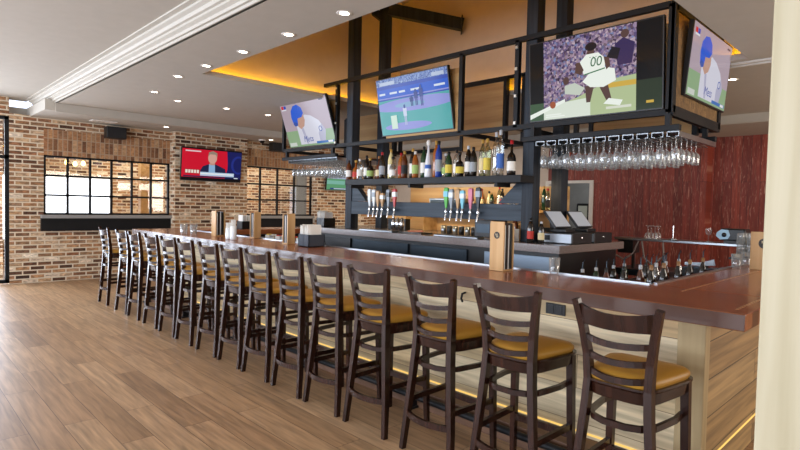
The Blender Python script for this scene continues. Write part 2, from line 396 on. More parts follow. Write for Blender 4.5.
# ------------------------------------------------------------------ the bar counter
bar = thing('bar_counter', 'long wooden bar counter with a glossy top and plank front', 'bar')
BX = -8.4
MB().box(BX, 0, 0, .68, .99, 1.07, b=.004).build('front_top', m_top_x, bar)
MB().box(-.7, 0, .682, 5.0, .99, 1.07, b=.004).build('side_top', m_top_y, bar)
MB().box(BX, BX+.7, .682, 4.6, .99, 1.07, b=.004).build('far_top', m_top_y, bar)
i_ = MB(); i_.box(-.466, -.454, .52, 4.9, 1.0702, 1.071); i_.box(-.075, -.062, .12, 4.9, 1.0702, 1.071); i_.build('inlay', m_inlay, bar)
e_ = MB(); e_.box(BX+.7, -.7, .645, .675, 1.0702, 1.078); e_.box(-.70, -.672, .70, 4.9, 1.0702, 1.078); e_.build('drip_rail', m_steel, bar)
MB().box(-8.12, -.36, .28, .34, 0, .99).build('front_panel', m_front, bar)
MB().box(-.31, -.25, .34, 4.6, 0, .99).build('end_panel', m_end, bar)
MB().box(-8.14, -8.08, .34, 4.3, 0, .99).build('far_panel', m_end, bar)
MB().box(-.385, -.242, .262, .34, 0, .99, b=.004).build('corner_post', wood('grey_corner_board', ['#8d7a55', '#a48f68', '#b5a078'], 'z', .6), bar)
i_ = MB(); i_.box(-8.0, -.7, .56, .62, 0, .985); i_.box(-.72, -.66, .62, 4.6, 0, .985); i_.box(-7.76, -7.70, .62, 4.3, 0, .985)
i_.build('inner_panel', m_plast, bar)
MB().box(-8.1, -.39, .10, .278, 0, .13, b=.004).build('plinth', m_plinth, bar)
l = MB(); l.box(-8.1, -.39, .270, .279, .150, .159); l.box(-.249, -.244, .36, 4.5, .172, .182); l.build('light_strip', m_ledwarm, bar)
p_ = MB(); p_.tube([(-8.1, .03, .11), (-.45, .03, .11)], .024, 10); p_.build('foot_rail', m_black, bar)
p_ = MB()
for i in range(6):
    x = -.8-i*1.42
    p_.box(x-.03, x+.03, .0, .1, 0, .016); p_.box(x-.012, x+.012, .02, .1, .016, .10)
p_.build('rail_bracket', m_black, bar)
o_ = MB().box(-1.215, -1.075, .268, .28, .855, .925, b=.003).build('power_outlet', m_plast, bar)
o_['label'] = 'black power outlet'
q = MB(); q.box(-1.195, -1.155, .264, .268, .865, .915); q.box(-1.135, -1.095, .264, .268, .865, .915); q.build('socket', M('socket_grey', '#26282b', .3), o_)
for i in range(5):
    x = -1.9-i*1.2
    h = MB(); h.bar([(x, .27, .90), (x, .235, .895), (x, .225, .86), (x, .24, .835)], .012, .012); h.build('bag_hook', m_black, bar)

# ------------------------------------------------------------------ bar stools
def arc(xh, y0, bow, z, n=11, zb=0):
    return [(xh*(2*i/(n-1)-1), y0-bow*(1-(2*i/(n-1)-1)**2), z+zb*(1-(2*i/(n-1)-1)**2)) for i in range(n)]
def make_stool(label):
    t = thing('bar_stool', label, 'stool', group='bar stools along the counter')
    yz = [(-.222, 0), (-.205, .2), (-.19, .42), (-.178, .62), (-.172, .74), (-.178, .86), (-.196, .98), (-.222, 1.112)]
    for sx in (-1, 1):
        xs = [.205, .19, .168, .150, .143, .150, .168, .196]
        MB().bar([(sx*x, y, z) for x, (y, z) in zip(xs, yz)], [.03, .033, .035, .036, .036, .035, .034, .032], [.034, .038, .042, .044, .044, .04, .036, .03], side=(1, 0, 0)).build('leg', m_dwood, t)
    for sx in (-1, 1):
        MB().bar([(sx*.196, .19, 0), (sx*.19, .178, .35), (sx*.182, .168, .722)], [.03, .036, .04], [.03, .036, .04], side=(1, 0, 0)).build('leg', m_dwood, t)
    # crest rail, arched along its top
    n = 11; rings = []
    for i in range(n):
        s = 2*i/(n-1)-1; y = -.208-.055*(1-s*s); x = .184*s; zt = 1.096-.024*(1-s*s); zb = 1.006-.006*(1-s*s)
        rings.append([(x, y-.011+.012, zb), (x, y+.011+.012, zb), (x, y+.009, zt), (x, y-.011, zt)])
    MB().loft(rings).build('top_rail', m_dwood, t)
    for z, y, hw in ((.942, -.192, .158), (.862, -.18, .146), (.782, -.174, .139)):
        MB().bar(arc(hw, y, .052, z, zb=-.01), .027, .016, side=(0, 0, 1)).build('slat', m_dwood, t)
    # rounded seat
    def outline(k, z, cy=.008):
        z += .024
        pts = []
        for i in range(32):
            a = 2*PI*i/32; cx, sy = math.cos(a), math.sin(a)
            e = .42
            x = math.copysign(abs(cx)**e, cx)*.205*k; y = math.copysign(abs(sy)**e, sy)*.212*k
            x *= .94+.16*(y/.205)
            pts.append((x, y+cy, z))
        return pts
    MB().loft([outline(.90, .645), outline(.93, .65), outline(.96, .70), outline(1.03, .712), outline(1.03, .722)], smooth=False).build('seat_frame', m_dwood, t)
    MB().loft([outline(.95, .722), outline(.985, .735), outline(.98, .75), outline(.92, .763), outline(.7, .772), outline(.35, .776), outline(.05, .777)], smooth=True).build('seat', m_vinyl, t)
    U = [(-.185, .165), (-.192, .06), (-.192, -.05), (-.178, -.13), (-.13, -.19), (-.06, -.218), (.06, -.218), (.13, -.19), (.178, -.13), (.192, -.05), (.192, .06), (.185, .165)]
    MB().bar([(x*(.93 if y > 0 else .86), y*.93, .565) for x, y in U], .028, .02, side=(0, 0, 1)).build('hoop', m_dwood, t)
    for sx in (-1, 1):
        MB().bar([(sx*.176, -.198, .32), (sx*.19, .178, .32)], .034, .022, side=(0, 0, 1)).build('stretcher', m_dwood, t)
    MB().bar(arc(.185, -.205, .05, .235), .036, .02, side=(0, 0, 1)).build('stretcher', m_dwood, t)
    MB().bar([(-.188, .178, .27), (.188, .178, .27)], .04, .022, side=(0, 0, 1)).build('stretcher', m_dwood, t)
    b = MB()
    for sx in (-1, 1):
        b.lathe([(.008, 0), (.008, .004), (0, .006)], (sx*.19, 0, 0), 8)
    return t
SX = [-.62, -1.23, -1.78, -2.37, -2.88, -3.37, -3.89, -4.38, -4.88, -5.44, -5.93, -6.46, -7.06, -7.56, -8.36]
st = None
for i, x in enumerate(SX):
    lab = 'dark wood bar stool with mustard seat, %s from the pine post' % ORD[i]
    if i == 14: lab = 'dark wood bar stool with mustard seat, last of the row by the brick wall'
    loc = (x+.215, -.238, 0); rz = [0, .02, -.02, .015, 0, -.02, .02, 0, .01, -.015, .02, 0, -.01, .02, 0][i]
    if st is None: st = make_stool(lab); st.location = loc
    else: dup(st, loc, rz, lab)

# ------------------------------------------------------------------ back bar island
isl = thing('back_bar', 'dark back bar island with a speckled counter under the bottle shelf', 'back bar')
MB().box(-6.4, -2.0, 1.75, 3.15, 1.105, 1.185, b=.005).build('countertop', m_stone, isl)
MB().box(-6.3, -2.06, 1.84, 3.08, 0, 1.105).build('cabinet_body', m_plast, isl)
for i, (x0, x1, mt) in enumerate([(-6.2, -5.3, m_plast), (-5.25, -4.15, m_dsteel), (-4.1, -3.2, m_dsteel), (-2.95, -2.1, M('brushed_door', '#93a5b8', .35, .4))]):  # last door: bluish colour stands in for daylight reflected in stainless
    dd = MB().box(x0, x1, 1.815, 1.84, .12, 1.06, b=.004).build('cooler_door', mt, isl)
    MB().bar([(x1-.06, 1.80, .5), (x1-.06, 1.80, .9)], .016, .016, side=(1, 0, 0)).build('door_handle', m_steel, dd)

# the low shelf and tan board behind the tap beam
bs = thing('back_shelf', 'tan wooden back shelf unit standing on the back bar behind the tap beam', 'shelf', (0, 0, 1.186))
MB().box(-5.3, -2.62, 2.95, 3.0, 0, .62).build('back_board', m_ply, bs)
MB().box(-4.75, -2.62, 2.66, 2.95, .30, .33).build('board', m_ply, bs)
for x in (-4.74, -3.7, -2.64): MB().box(x-.012, x+.012, 2.68, 2.95, 0, .3).build('upright', m_ply, bs)
st_ = thing('glass_rinser', 'grey steel tray box on the back shelf near the tap beam', 'box', (-4.35, 2.78, 1.516))
MB().box(-.3, .3, -.09, .09, 0, .13, b=.01).build('body', m_steel, st_); MB().box(-.27, .27, -.095, -.09, .02, .11).build('front', m_dsteel, st_)

# timber posts, knee braces, tap beam, ceiling braces
posts = []
for x, nm in ((-5.61, 'nearer the brick wall'), (-2.585, 'by the order screens')):
    for y, d in ((1.95, 'front'), (2.52, 'rear')):
        p_ = MB().box(x, x+.135, y, y+.135, 1.186 if not (d == 'rear') else 1.186, 4.9, b=.004)
        tag(p_.build('timber_post', m_timber), 'black timber %s post from back bar to ceiling %s' % (d, nm), 'post')
tb = thing('tap_beam', 'slate grey timber beam between the black posts carrying the beer taps', 'beam')
MB().box(-5.475, -2.585, 1.955, 2.06, 1.395, 1.575, b=.004).build('beam', m_slate, tb)
b_ = MB(); b_.prism([(-5.475, 1.58), (-5.475, 1.80), (-5.40, 1.80), (-5.16, 1.58)], 'y', 1.965, 2.05); b_.build('knee_brace', m_slate, tb)
b_ = MB(); b_.prism([(-2.585, 1.58), (-2.585, 1.80), (-2.66, 1.80), (-2.9, 1.58)], 'y', 1.965, 2.05); b_.build('knee_brace', m_slate, tb)
for x, y, nm in ((-5.54, 2.6, 'brick wall side'), (-2.52, 2.6, 'order screen side')):
    b_ = MB(); b_.bar([(x+.05, y, 4.44), (x+.83, y+.79, 4.25)], .17, .11, side=(0, 0, 1)); b_.bar([(x+.81, y+.77, 4.25), (x+.82, y+.78, 4.25)], .24, .18, side=(0, 0, 1))
    b_.bar([(x-.02, y-.02, 4.30), (x-.14, y-.14, 4.42)], .1, .1, side=(1, -1, 0))
    tag(b_.build('timber_brace', m_timber), 'black timber brace from post top to recess wall, %s' % nm, 'beam')

# bottle shelf
sh = thing('bottle_shelf', 'long thick black shelf of liquor bottles above the beer taps', 'shelf')
MB().box(-5.29, -2.43, 1.70, 1.945, 1.79, 1.866, b=.004).build('board', m_black, sh)
for x in (-5.2, -4.05, -2.75): MB().box(x-.02, x+.02, 1.72, 1.948, 1.75, 1.79).build('support', m_black, sh)

def M_glass_col(name, col, rough=.12): return M('bottle_'+name, col, rough, coat=.4)
GL = {'amber': M_glass_col('amber', '#5a2a10'), 'dark': M_glass_col('dark', '#17120f'), 'green': M_glass_col('green', '#1c3a22'), 'clear': clear('bottle_clear', '#eef2f3', .22, .9, .08),
      'white': M_glass_col('white', '#dcdde0', .25), 'blue': M_glass_col('blue', '#1d3c8c'), 'cream': M_glass_col('cream', '#d9cc95'), 'pale': clear('bottle_pale', '#dfe6cf', .25, .9, .08), 'red': M_glass_col('red', '#7a1218'),
      'honey': M_glass_col('honey', '#93501a')}
LB = {k: M('label_'+k, c, .7) for k, c in dict(white='#e6e3da', red='#b8342a', cream='#d8c79a', yellow='#d6bf4a', green='#9fb86a', black='#141414', blue='#3a63ad', grey='#9aa0a5', none='#000000').items()}
CP = {k: M('cap_'+k, c, .4) for k, c in dict(black='#151515', gold='#b08a3e', red='#a5161c', white='#dddad2', silver='#b7babd', wood='#8a6238').items()}
def bottle(name, label, x, y, z, h, r, glass, lab, cap, group, style='tall', cat='bottle'):
    o = thing(name, label, cat, (x, y, z), random.uniform(-.4, .4), group)
    nk = .30 if style == 'tall' else .42
    if name == 'liquor_bottle': h *= 1.12; r *= 1.12
    if style == 'bell': pr = [(r*.8, 0), (r, .02), (r*.75, h*.45), (r*.5, h*.6), (r*.33, h*.68), (r*.3, h*.84)]
    elif style == 'squat': pr = [(r*.9, 0), (r, .01), (r, h*.48), (r*.8, h*.58), (r*.3, h*.66), (r*.28, h*.9)]
    else: pr = [(r*.9, 0), (r, .008), (r, h*(1-nk)-.03), (r*.75, h*(1-nk)+.015), (r*.36, h*(1-nk)+.05), (r*.33, h*.9)]
    b = MB().lathe([(0, 0)]+pr+[(0, pr[-1][1])], n=12); b.build('body', GL[glass], o)
    if style == 'bell':
        MB().lathe([(r*.3, h*.84), (r*.55, h*.87), (r*.6, h*.93), (r*.4, h*.98), (0, h)], n=12).build('stopper', CP[cap], o)
        MB().lathe([(r*.92, h*.16), (r*.83, h*.34)], n=12).build('label', LB[lab], o)
    else:
        MB().lathe([(r*.42, h*.88), (r*.44, h*.985), (0, h)], n=10).build('cap', CP[cap], o)
        if lab != 'none':
            z0, z1 = (.14, .40) if style != 'tall' else (.16, .48)
            MB().lathe([(r+.0012, h*z0), (r+.0012, h*z1)], n=12).build('label', LB[lab], o)
    return o
px_x = [-5.62, -5.51, -5.37, -5.27, -5.14, -5.0, -4.89, -4.76, -4.67, -4.56, -4.45, -4.34, -4.25, -4.14, -4.02, -3.93, -3.845, -3.765, -3.68, -3.59, -3.505, -3.41, -3.3, -3.2, -3.1, -3.01, -2.92, -2.80]
specs = [('amber', 'white', 'black', .24, 'tall'), ('honey', 'red', 'gold', .24, 'squat'), ('clear', 'white', 'white', .25, 'tall'), ('dark', 'white', 'black', .29, 'tall'), ('dark', 'green', 'gold', .25, 'squat'), ('amber', 'cream', 'wood', .27, 'squat'),
         ('dark', 'grey', 'red', .31, 'tall'), ('cream', 'white', 'gold', .34, 'tall'), ('clear', 'white', 'black', .25, 'squat'), ('honey', 'red', 'red', .29, 'tall'), ('amber', 'black', 'gold', .30, 'tall'), ('dark', 'white', 'gold', .33, 'tall'),
         ('honey', 'green', 'white', .29, 'tall'), ('green', 'white', 'black', .34, 'tall'), ('white', 'blue', 'white', .40, 'bell'), ('honey', 'none', 'gold', .39, 'tall'), ('blue', 'grey', 'black', .38, 'tall'), ('clear', 'green', 'silver', .25, 'squat'),
         ('green', 'yellow', 'black', .26, 'tall'), ('clear', 'white', 'blue' if False else 'black', .28, 'tall'), ('dark', 'yellow', 'black', .25, 'squat'), ('dark', 'white', 'silver', .31, 'tall'), ('dark', 'grey', 'black', .29, 'tall'), ('pale', 'cream', 'gold', .36, 'tall'),
         ('pale', 'yellow', 'gold', .36, 'tall'), ('clear', 'none', 'silver', .42, 'tall'), ('clear', 'blue', 'silver', .43, 'tall'), ('dark', 'white', 'red', .33, 'squat')]
CN = dict(amber='brown', honey='amber', clear='clear glass', dark='dark', cream='cream', green='green glass', white='white ceramic', blue='blue', pale='pale yellow', red='red')
for i, (xx, (gl, lb, cp, h, sty)) in enumerate(zip(px_x, specs)):
    x = .66+(xx-.66)*(4.60/4.82)
    if x > -2.5: x = -2.52
    lab = '%s bottle%s on the long shelf, %s from the brick wall' % (CN[gl], '' if lb == 'none' else ' with %s label' % lb, ORD[i])
    bottle('liquor_bottle', lab, x, 1.815+(.02 if i % 2 else -.02), 1.8665, h, .036 if sty == 'tall' else .042, gl, lb, cp, 'liquor bottles on the long shelf', sty)
# bottles on the low back shelf
for i in range(16):
    x = -3.95+i*.083
    gl = ['amber', 'dark', 'honey', 'cream', 'green', 'pale', 'dark', 'red', 'clear'][i % 9]
    bottle('spirit_bottle', 'small bottle standing on the tan back shelf behind the beer taps, %s along the row' % ORD[i], x, 2.79+.05*(i % 2), 1.5165, .2+.03*(i*7 % 4), .03, gl, ['white', 'red', 'cream', 'none', 'black'][i % 5], ['black', 'gold', 'red'][i % 3], 'bottles on the tan back shelf')

# beer taps
def tap(x, hm, capm, label, h=.33, w=.042):
    h *= .77
    o = thing('beer_tap', label, 'tap', (x, 1.90, 1.47), group='beer taps on the slate beam')
    fa = MB(); fa.tube([(0, .055, 0), (0, .0, 0)], .016, 8); fa.tube([(0, 0, -.012), (0, -.012, -.05), (0, -.02, -.10)], [.014, .012, .009], 8); fa.lathe([(.017, -.012), (.02, .0), (.014, .025), (.01, .045)], n=10)
    fa.build('faucet', m_chrome, o)
    r = [(w*.35, .04), (w*.45, .07), (w*.8, h*.5), (w, h*.9), (w*.9, h-.01), (0, h)]
    b = MB(); b.loft([[(-a/1.0, -a*.55, z), (a, -a*.55, z), (a, a*.55, z), (-a, a*.55, z)] for a, z in [(max(q[0], .004)*.72, q[1]) for q in r]]); b.build('handle', hm, o)
    if capm:
        a = w*.72+.003; MB().box(-a, a, -a*.6, a*.6, h*.62, h*.84).build('badge', capm, o)
    return o
TC = dict(white='#dfe3e2', grey='#8c949b', tan='#b98d58', red='#b8302a', green='#4cae3c', blue='#74bfcf', pink='#cf6f86', black='#1c1c1e', steel='#9aa2a8')
TM = {k: M('tap_'+k, c, .4) for k, c in TC.items()}
TL = [('white', None, .36), ('white', 'grey', .35), ('tan', None, .33), ('tan', 'white', .29), ('grey', 'black', .35), ('red', 'white', .36)]
TR = [('green', 'blue', .37), ('grey', 'white', .35), ('tan', None, .35), ('blue', 'white', .33), ('pink', None, .36), ('black', 'steel', .37)]
for k, (tl, xs, wh) in enumerate(((TL, [-5.0, -4.91, -4.83, -4.74, -4.62, -4.50], 'the brick wall'), (TR, [-3.60, -3.52, -3.42, -3.35, -3.23, -3.12], 'the order screens'))):
    for i, (x, (hm, cm, h)) in enumerate(zip(xs, tl)):
        tap(x, TM[hm], TM[cm] if cm else None, 'beer tap with %s handle%s, %s of those by %s' % (hm, ' and %s badge' % cm if cm else '', ORD[i], wh), h)

# ------------------------------------------------------------------ overhead television rack
rk = thing('television_rack', 'black steel overhead frame carrying the televisions above the bar', 'rack')
X0, X1, Y0, Y1, Z0, Z1 = -7.25, -1.10, 1.95, 3.15, 2.375, 3.28
UX = [X0, -5.80, -3.43, -2.66, X1]
s = .05
def rails(y):
    b = MB(); b.box(X0, X1, y-s, y, Z0-s/2, Z0+s/2); b.box(X0, X1, y-s, y, Z1-s/2, Z1+s/2); return b
rails(Y0).build('front_rail', m_black, rk); rails(Y1+s).build('back_rail', m_black, rk)
for y in (Y0-s/2, Y1+s/2):
    for x in UX: MB().box(x-s/2, x+s/2, y-s/2, y+s/2, Z0, Z1).build('upright', m_black, rk)
for x in UX:
    for z in (Z0, Z1):
        if z == Z1 and x in (-5.80, -3.43, -2.66): continue
        MB().box(x-s/2, x+s/2, Y0, Y1, z-s/2, z+s/2).build('cross_rail', m_black, rk)
for x0, x1 in ((-7.0, -5.84), (-4.75, -3.47), (-2.43, -1.15)):
    MB().box(x0, x1, 1.952, 1.972, Z0+.03, Z1-.14).build('plywood_panel', m_ply, rk)
for x0, x1 in ((-7.1, -5.9), (-4.4, -3.7), (-2.4, -1.3)):
    p_ = MB().box(x0, x1, 3.10, 3.148, Z0-.05, Z1-.06).build('rear_panel', m_ply, rk)
    q = MB(); q.box(x0-.05, x0, 3.08, 3.148, Z0-.05, Z1); q.box(x1, x1+.05, 3.08, 3.148, Z0-.05, Z1); q.box(x0, x1, 3.08, 3.148, Z1-.06, Z1); q.build('panel_frame', m_black, p_)
MB().box(X1-.005, X1+.018, Y0+.02, Y1-.02, Z0+.05, Z1-.03).build('strand_board_panel', m_osb, rk)
q = MB(); q.box(X1+.0, X1+.035, Y0-.03, Y1+.03, Z0-.03, Z0+.06); q.box(X1, X1+.035, Y0-.03, Y1+.03, Z1-.05, Z1+.03); q.box(X1, X1+.035, Y0-.05, Y0+.02, Z0, Z1); q.box(X1, X1+.035, Y1-.02, Y1+.05, Z0, Z1)
q.build('end_frame', m_black, rk)
b = MB()
for x in (-5.80, -2.66):
    for z in (2.42, 2.7, 2.98, 3.2): b.lathe([(.016, 0), (.016, .008), (0, .01)], n=8) if False else b.box(x-.014, x+.014, 1.885, 1.9, z-.014, z+.014)
b.build('bolt_plate', M('bright_bolt', '#c9c6bd', .4, .8), rk)

# screens -------------------------------------------------------------
SCM = {}
def scol(h, s=1.0):
    k = (h, s)
    if k not in SCM: SCM[k] = glow('screen_%s_%d' % (h.strip('#'), len(SCM)), h, s, .12)
    return SCM[k]
def crowd(name, cols, scale, s):
    m, nt, b = new_mat(name)
    b.inputs['Specular IOR Level'].default_value = .12
    tc = nt.nodes.new('ShaderNodeTexCoord'); v = nt.nodes.new('ShaderNodeTexVoronoi'); v.inputs['Scale'].default_value = scale
    nt.links.new(tc.outputs['Object'], v.inputs['Vector'])
    sp = nt.nodes.new('ShaderNodeSeparateColor'); nt.links.new(v.outputs['Color'], sp.inputs[0])
    r = ramp(nt, sp.outputs[0], cols, [i/(len(cols)-1) for i in range(len(cols))])
    nt.links.new(r.outputs[0], b.inputs['Emission Color']); b.inputs['Emission Strength'].default_value = s
    b.inputs['Base Color'].default_value = (.01, .01, .01, 1); b.inputs['Roughness'].default_value = .12
    return m
def ell(cx, cy, rx, ry, n=14, a0=0, a1=2*PI):
    return [(cx+rx*math.cos(a0+(a1-a0)*i/n), cy+ry*math.sin(a0+(a1-a0)*i/n)) for i in range(n)]
def R4(x0, y0, x1, y1): return [(x0, y0), (x1, y0), (x1, y1), (x0, y1)]
def clip(poly):
    for ax, lim, sg in ((0, 0, 1), (0, 1, -1), (1, 0, 1), (1, 1, -1)):
        out = []
        for i in range(len(poly)):
            a, b = poly[i-1], poly[i]; da, db = (a[ax]-lim)*sg, (b[ax]-lim)*sg
            if da*db < 0: t = da/(da-db); out.append((a[0]+(b[0]-a[0])*t, a[1]+(b[1]-a[1])*t))
            if db >= 0: out.append(b)
        poly = out
    return poly
def tv(label, loc, rot, W, H, shapes, texts=(), arm=.12):
    o = thing('television', label, 'television', loc, rot=rot)
    MB().box(-W/2-.012, W/2+.012, 0, .045, -H/2-.014, H/2+.012, b=.004).build('housing', m_plast, o)
    sb = MB(); mats = []
    for k, (poly, m) in enumerate(shapes):
        poly = clip(poly)
        if m not in mats: mats.append(m)
        y = -.001-.00025*k
        sb.add([(-W/2+u*W, y, -H/2+v*H) for u, v in poly], [tuple(range(len(poly)))], mats.index(m))
    so = sb.build('screen', mats, o)
    for txt, u, v, size, m, shear in texts:
        cu = bpy.data.curves.new('lettering', 'FONT'); cu.body = txt; cu.size = size; cu.shear = shear; cu.align_x = 'CENTER'; cu.align_y = 'CENTER'
        cu.materials.append(m); tmp = bpy.data.objects.new('tmp', cu); COL.objects.link(tmp)
        me = bpy.data.meshes.new_from_object(tmp.evaluated_get(bpy.context.evaluated_depsgraph_get())); me.name = 'lettering'
        bpy.data.objects.remove(tmp); to = bpy.data.objects.new('lettering', me); COL.objects.link(to)
        to.parent = o; to.location = (-W/2+u*W, -.013, -H/2+v*H); to.rotation_euler = (PI/2, 0, 0)
    br = MB(); br.box(-.18, .18, .045, .07, -.15, .15); br.box(-.05, .05, .07, .07+arm, -.06, .06); br.build('wall_bracket', m_black, o)
    return o
# player close-up with blue cap (screens one and four)
def pitcher(s, face='#c49a88'):
    bg = scol('#b3a2ae', s); grass = scol('#8fae86', s); jer = scol('#d8d8e6', s); cap = scol('#1d5cd6', s); sk = scol(face, s); sh = scol('#b4b4cc', s); bl = scol('#2a4fa8', s)
    return [(R4(0, 0, 1, 1), bg), (R4(0, .0, 1, .32), grass), (R4(0, .3, .3, .36), grass),
            ([(.27, .04), (.80, .04), (.86, .30), (.76, .52), (.62, .64), (.50, .68), (.38, .6), (.27, .45)], jer),
            ([(.80, .04), (.86, .30), (.80, .45), (.70, .25), (.70, .04)], sh), ([(.36, .4), (.41, .4), (.45, .05), (.41, .05)], sh),
            ([(.30, .45), (.36, .38), (.44, .44), (.48, .56), (.47, .68), (.36, .70), (.29, .6)], sk),
            ([(.22, .50), (.25, .46), (.31, .47), (.33, .62), (.43, .64), (.48, .72), (.46, .84), (.38, .92), (.29, .90), (.22, .80), (.20, .66)], cap),
            ([(.215, .50), (.25, .45), (.31, .47), (.31, .52), (.24, .56)], bl),
            (ell(.76, .34, .035, .06), bl), (ell(.76, .34, .022, .045), jer),
            (R4(.62, .03, .97, .08), scol('#2f6db8', s)), (R4(.86, .035, .95, .075), scol('#e7e7e7', s)), (R4(.02, .02, .18, .10), scol('#cfd6cd', s)),
            (R4(.03, .86, .08, .93), scol('#d0283a', s)), (R4(.085, .86, .135, .93), scol('#2445b8', s)), (R4(.03, .83, .135, .858), scol('#dfe2ea', s)), (R4(.86, .92, .94, .95), scol('#3a3a5a', s))]
S = .85
blue = scol('#22459f', S)
tv('television showing a pitcher in a blue cap, on the brick wall end of the rack', (-6.455, 1.83, 2.755), (.32, 0, 0), 1.24, .70, pitcher(S), [('Mets', .47, .15, .13, blue, .25)], .05)
# pitch view
b1, b2, gr, dirt, wh = scol('#1f45b0', S), scol('#1257cc', S), scol('#3fa5a5', S), scol('#8c90d8', S), scol('#d9e3ee', S)
pv = [(R4(0, 0, 1, 1), gr), (R4(0, .62, 1, 1), b1), (R4(0, .88, 1, 1), crowd('stand_crowd', ['#2a3f86', '#5a78c0', '#9db4dc', '#33539f', '#7d92c4'], 70, S)), (R4(0, .66, 1, .82), b2),
      (R4(0, .645, 1, .665), dirt), (ell(.52, .50, .60, .115, 24), dirt), (ell(.46, .50, .22, .045), scol('#7fa9cf', S)), (ell(.40, .13, .34, .07, 20), dirt)]
for x0, x1 in ((.03, .12), (.19, .30), (.33, .42), (.50, .62), (.82, .96)): pv.append((R4(x0, .72, x1, .755), wh))
for x0, x1 in ((.05, .28), (.80, .96)): pv.append((R4(x0, .89, x1, .95), scol('#b9c6de', S)))
def fig(x, y, h, c1, c2):
    return [(R4(x-.016, y, x-.003, y+h*.5), scol(c2, S)), (R4(x+.003, y, x+.016, y+h*.5), scol(c2, S)), ([(x-.024, y+h*.42), (x+.024, y+h*.42), (x+.028, y+h*.82), (x-.028, y+h*.82)], scol(c1, S)), (ell(x, y+h*.9, .014, h*.1), scol('#27408f', S))]
pv += fig(.385, .15, .36, '#c9d2ea', '#b7bfe0') + fig(.565, .46, .28, '#2b3f8c', '#37458a') + fig(.64, .44, .36, '#27408f', '#3a4a8a') + fig(.50, .46, .18, '#223a80', '#2b3f7c')
pv += [(R4(.17, .10, .26, .34), scol('#cfe6d4', S))]
tv('television showing a wide baseball field view, between the black posts', (-4.17, 1.86, 2.79), (.2, 0, 0), 1.24, .70, pv, (), .05)
# basketball
cr = crowd('arena_crowd', ['#241a2c', '#6a5478', '#b59ab0', '#45386a', '#8c7aa0', '#c9b5c0', '#5f4a58', '#7f8fc0'], 48, S)
wj, lj, ye, sk = scol('#e6ece4', 1.0), scol('#c9d6cf', S), scol('#d8b24a', S), scol('#5c433f', S)
court = scol('#b9c99a', S)
bk = [(R4(0, 0, 1, 1), scol('#0b0c10', .6)), (R4(.12, .0, .83, 1), cr), ([(.12, .0), (.83, .0), (.83, .42), (.66, .40), (.40, .24), (.12, .12)], court), ([(.12, 0), (.5, 0), (.5, .22), (.3, .2), (.12, .14)], scol('#dfe8da', .9)),
      (R4(0, 0, .12, .22), scol('#4f6f50', .6)), (R4(.83, 0, 1, .34), scol('#3a4a36', .5)), ([(0, .02), (.3, .2), (.3, .24), (0, .08)], wj), (R4(.60, .30, .83, .36), ye),
      ([(.70, .55), (.80, .55), (.82, .78), (.74, .86), (.68, .8)], scol('#3a2d5a', S)), (ell(.75, .90, .03, .05), sk), ([(.62, .66), (.70, .62), (.72, .74), (.66, .78)], scol('#1c1a26', S)),
      ([(.46, .36), (.53, .36), (.50, .16), (.47, .16)], sk), ([(.56, .36), (.63, .36), (.66, .16), (.62, .16)], sk),
      ([(.44, .42), (.50, .34), (.60, .32), (.69, .38), (.68, .52), (.60, .56), (.50, .52)], wj), ([(.45, .50), (.61, .54), (.61, .66), (.56, .74), (.47, .74), (.42, .66)], wj), ([(.45, .49), (.61, .535), (.61, .55), (.45, .505)], scol('#3f7a52', S)),
      ([(.42, .66), (.45, .56), (.43, .50), (.38, .54), (.39, .66)], sk), ([(.60, .68), (.64, .66), (.65, .56), (.62, .52)], sk), ([(.47, .74), (.53, .74), (.53, .79), (.48, .79)], sk), (ell(.505, .825, .045, .05), scol('#221a1e', S)),
      ([(.30, .30), (.42, .26), (.46, .34), (.38, .42), (.30, .40)], scol('#cdd6c8', S)), (ell(.31, .46, .025, .05), sk), ([(.60, .12), (.72, .08), (.74, .14), (.64, .18)], wj), (ell(.20, .18, .025, .045), scol('#a85a3a', S)),
      (R4(.14, .05, .27, .065), wj), (R4(.14, .025, .30, .04), wj), (R4(.62, .05, .80, .08), scol('#e2e6d6', S)), (R4(.90, .07, .95, .10), ye)]
gtx = scol('#2f6a4a', S)
tv('large television showing a basketball game with a player in a white 00 jersey', (-1.82, 1.895, 2.80), (.07, 0, 0), 1.32, .76, bk, [('00', .545, .63, .12, gtx, .12), ('ROBERT' if False else '- - -', .525, .70, .05, gtx, 0)], .03)
# end television
tv('television on the end of the rack facing the red wall corner, pitcher seen large', (-1.02, 2.68, 2.87), (.09, 0, PI/2), 1.08, .62, pitcher(.8), [('Mets', .47, .15, .11, blue, .25)], .03)
# news television on the brick pillar
red, nav = scol('#d4102e', S), scol('#141c5c', S)
nw = [(R4(0, 0, 1, 1), scol('#0a0a12', .5)), (R4(0, .09, 1, .97), red), ([(.72, .09), (1, .09), (1, .97), (.74, .97), (.76, .6), (.76, .4)], nav), (ell(.95, .55, .13, .30, 20), scol('#1f2f86', S)), (ell(.96, .55, .10, .24, 20), nav),
      ([(.27, .22), (.74, .22), (.72, .40), (.62, .48), (.54, .54), (.44, .53), (.34, .45)], scol('#1a2246', S)), ([(.44, .53), (.54, .54), (.55, .2), (.44, .2)], scol('#8fb6dc', S)), (R4(.45, .5, .54, .6), scol('#c79484', S)),
      (ell(.495, .72, .075, .17, 18), scol('#d8a596', S)), ([(.42, .76), (.43, .90), (.50, .95), (.57, .89), (.575, .76), (.54, .84), (.45, .84)], scol('#9a8676', S)),
      (R4(.05, .885, .30, .925), scol('#e8c9cf', S)), (R4(.05, .20, .30, .34), scol('#b0202c', S)), (R4(.30, .15, .88, .27), scol('#b9cfe8', S)), (R4(.30, .20, .86, .24), scol('#eef2f6', S)), (R4(.03, .10, .97, .14), scol('#16204a', S)), (R4(.88, .10, .95, .13), wh)]
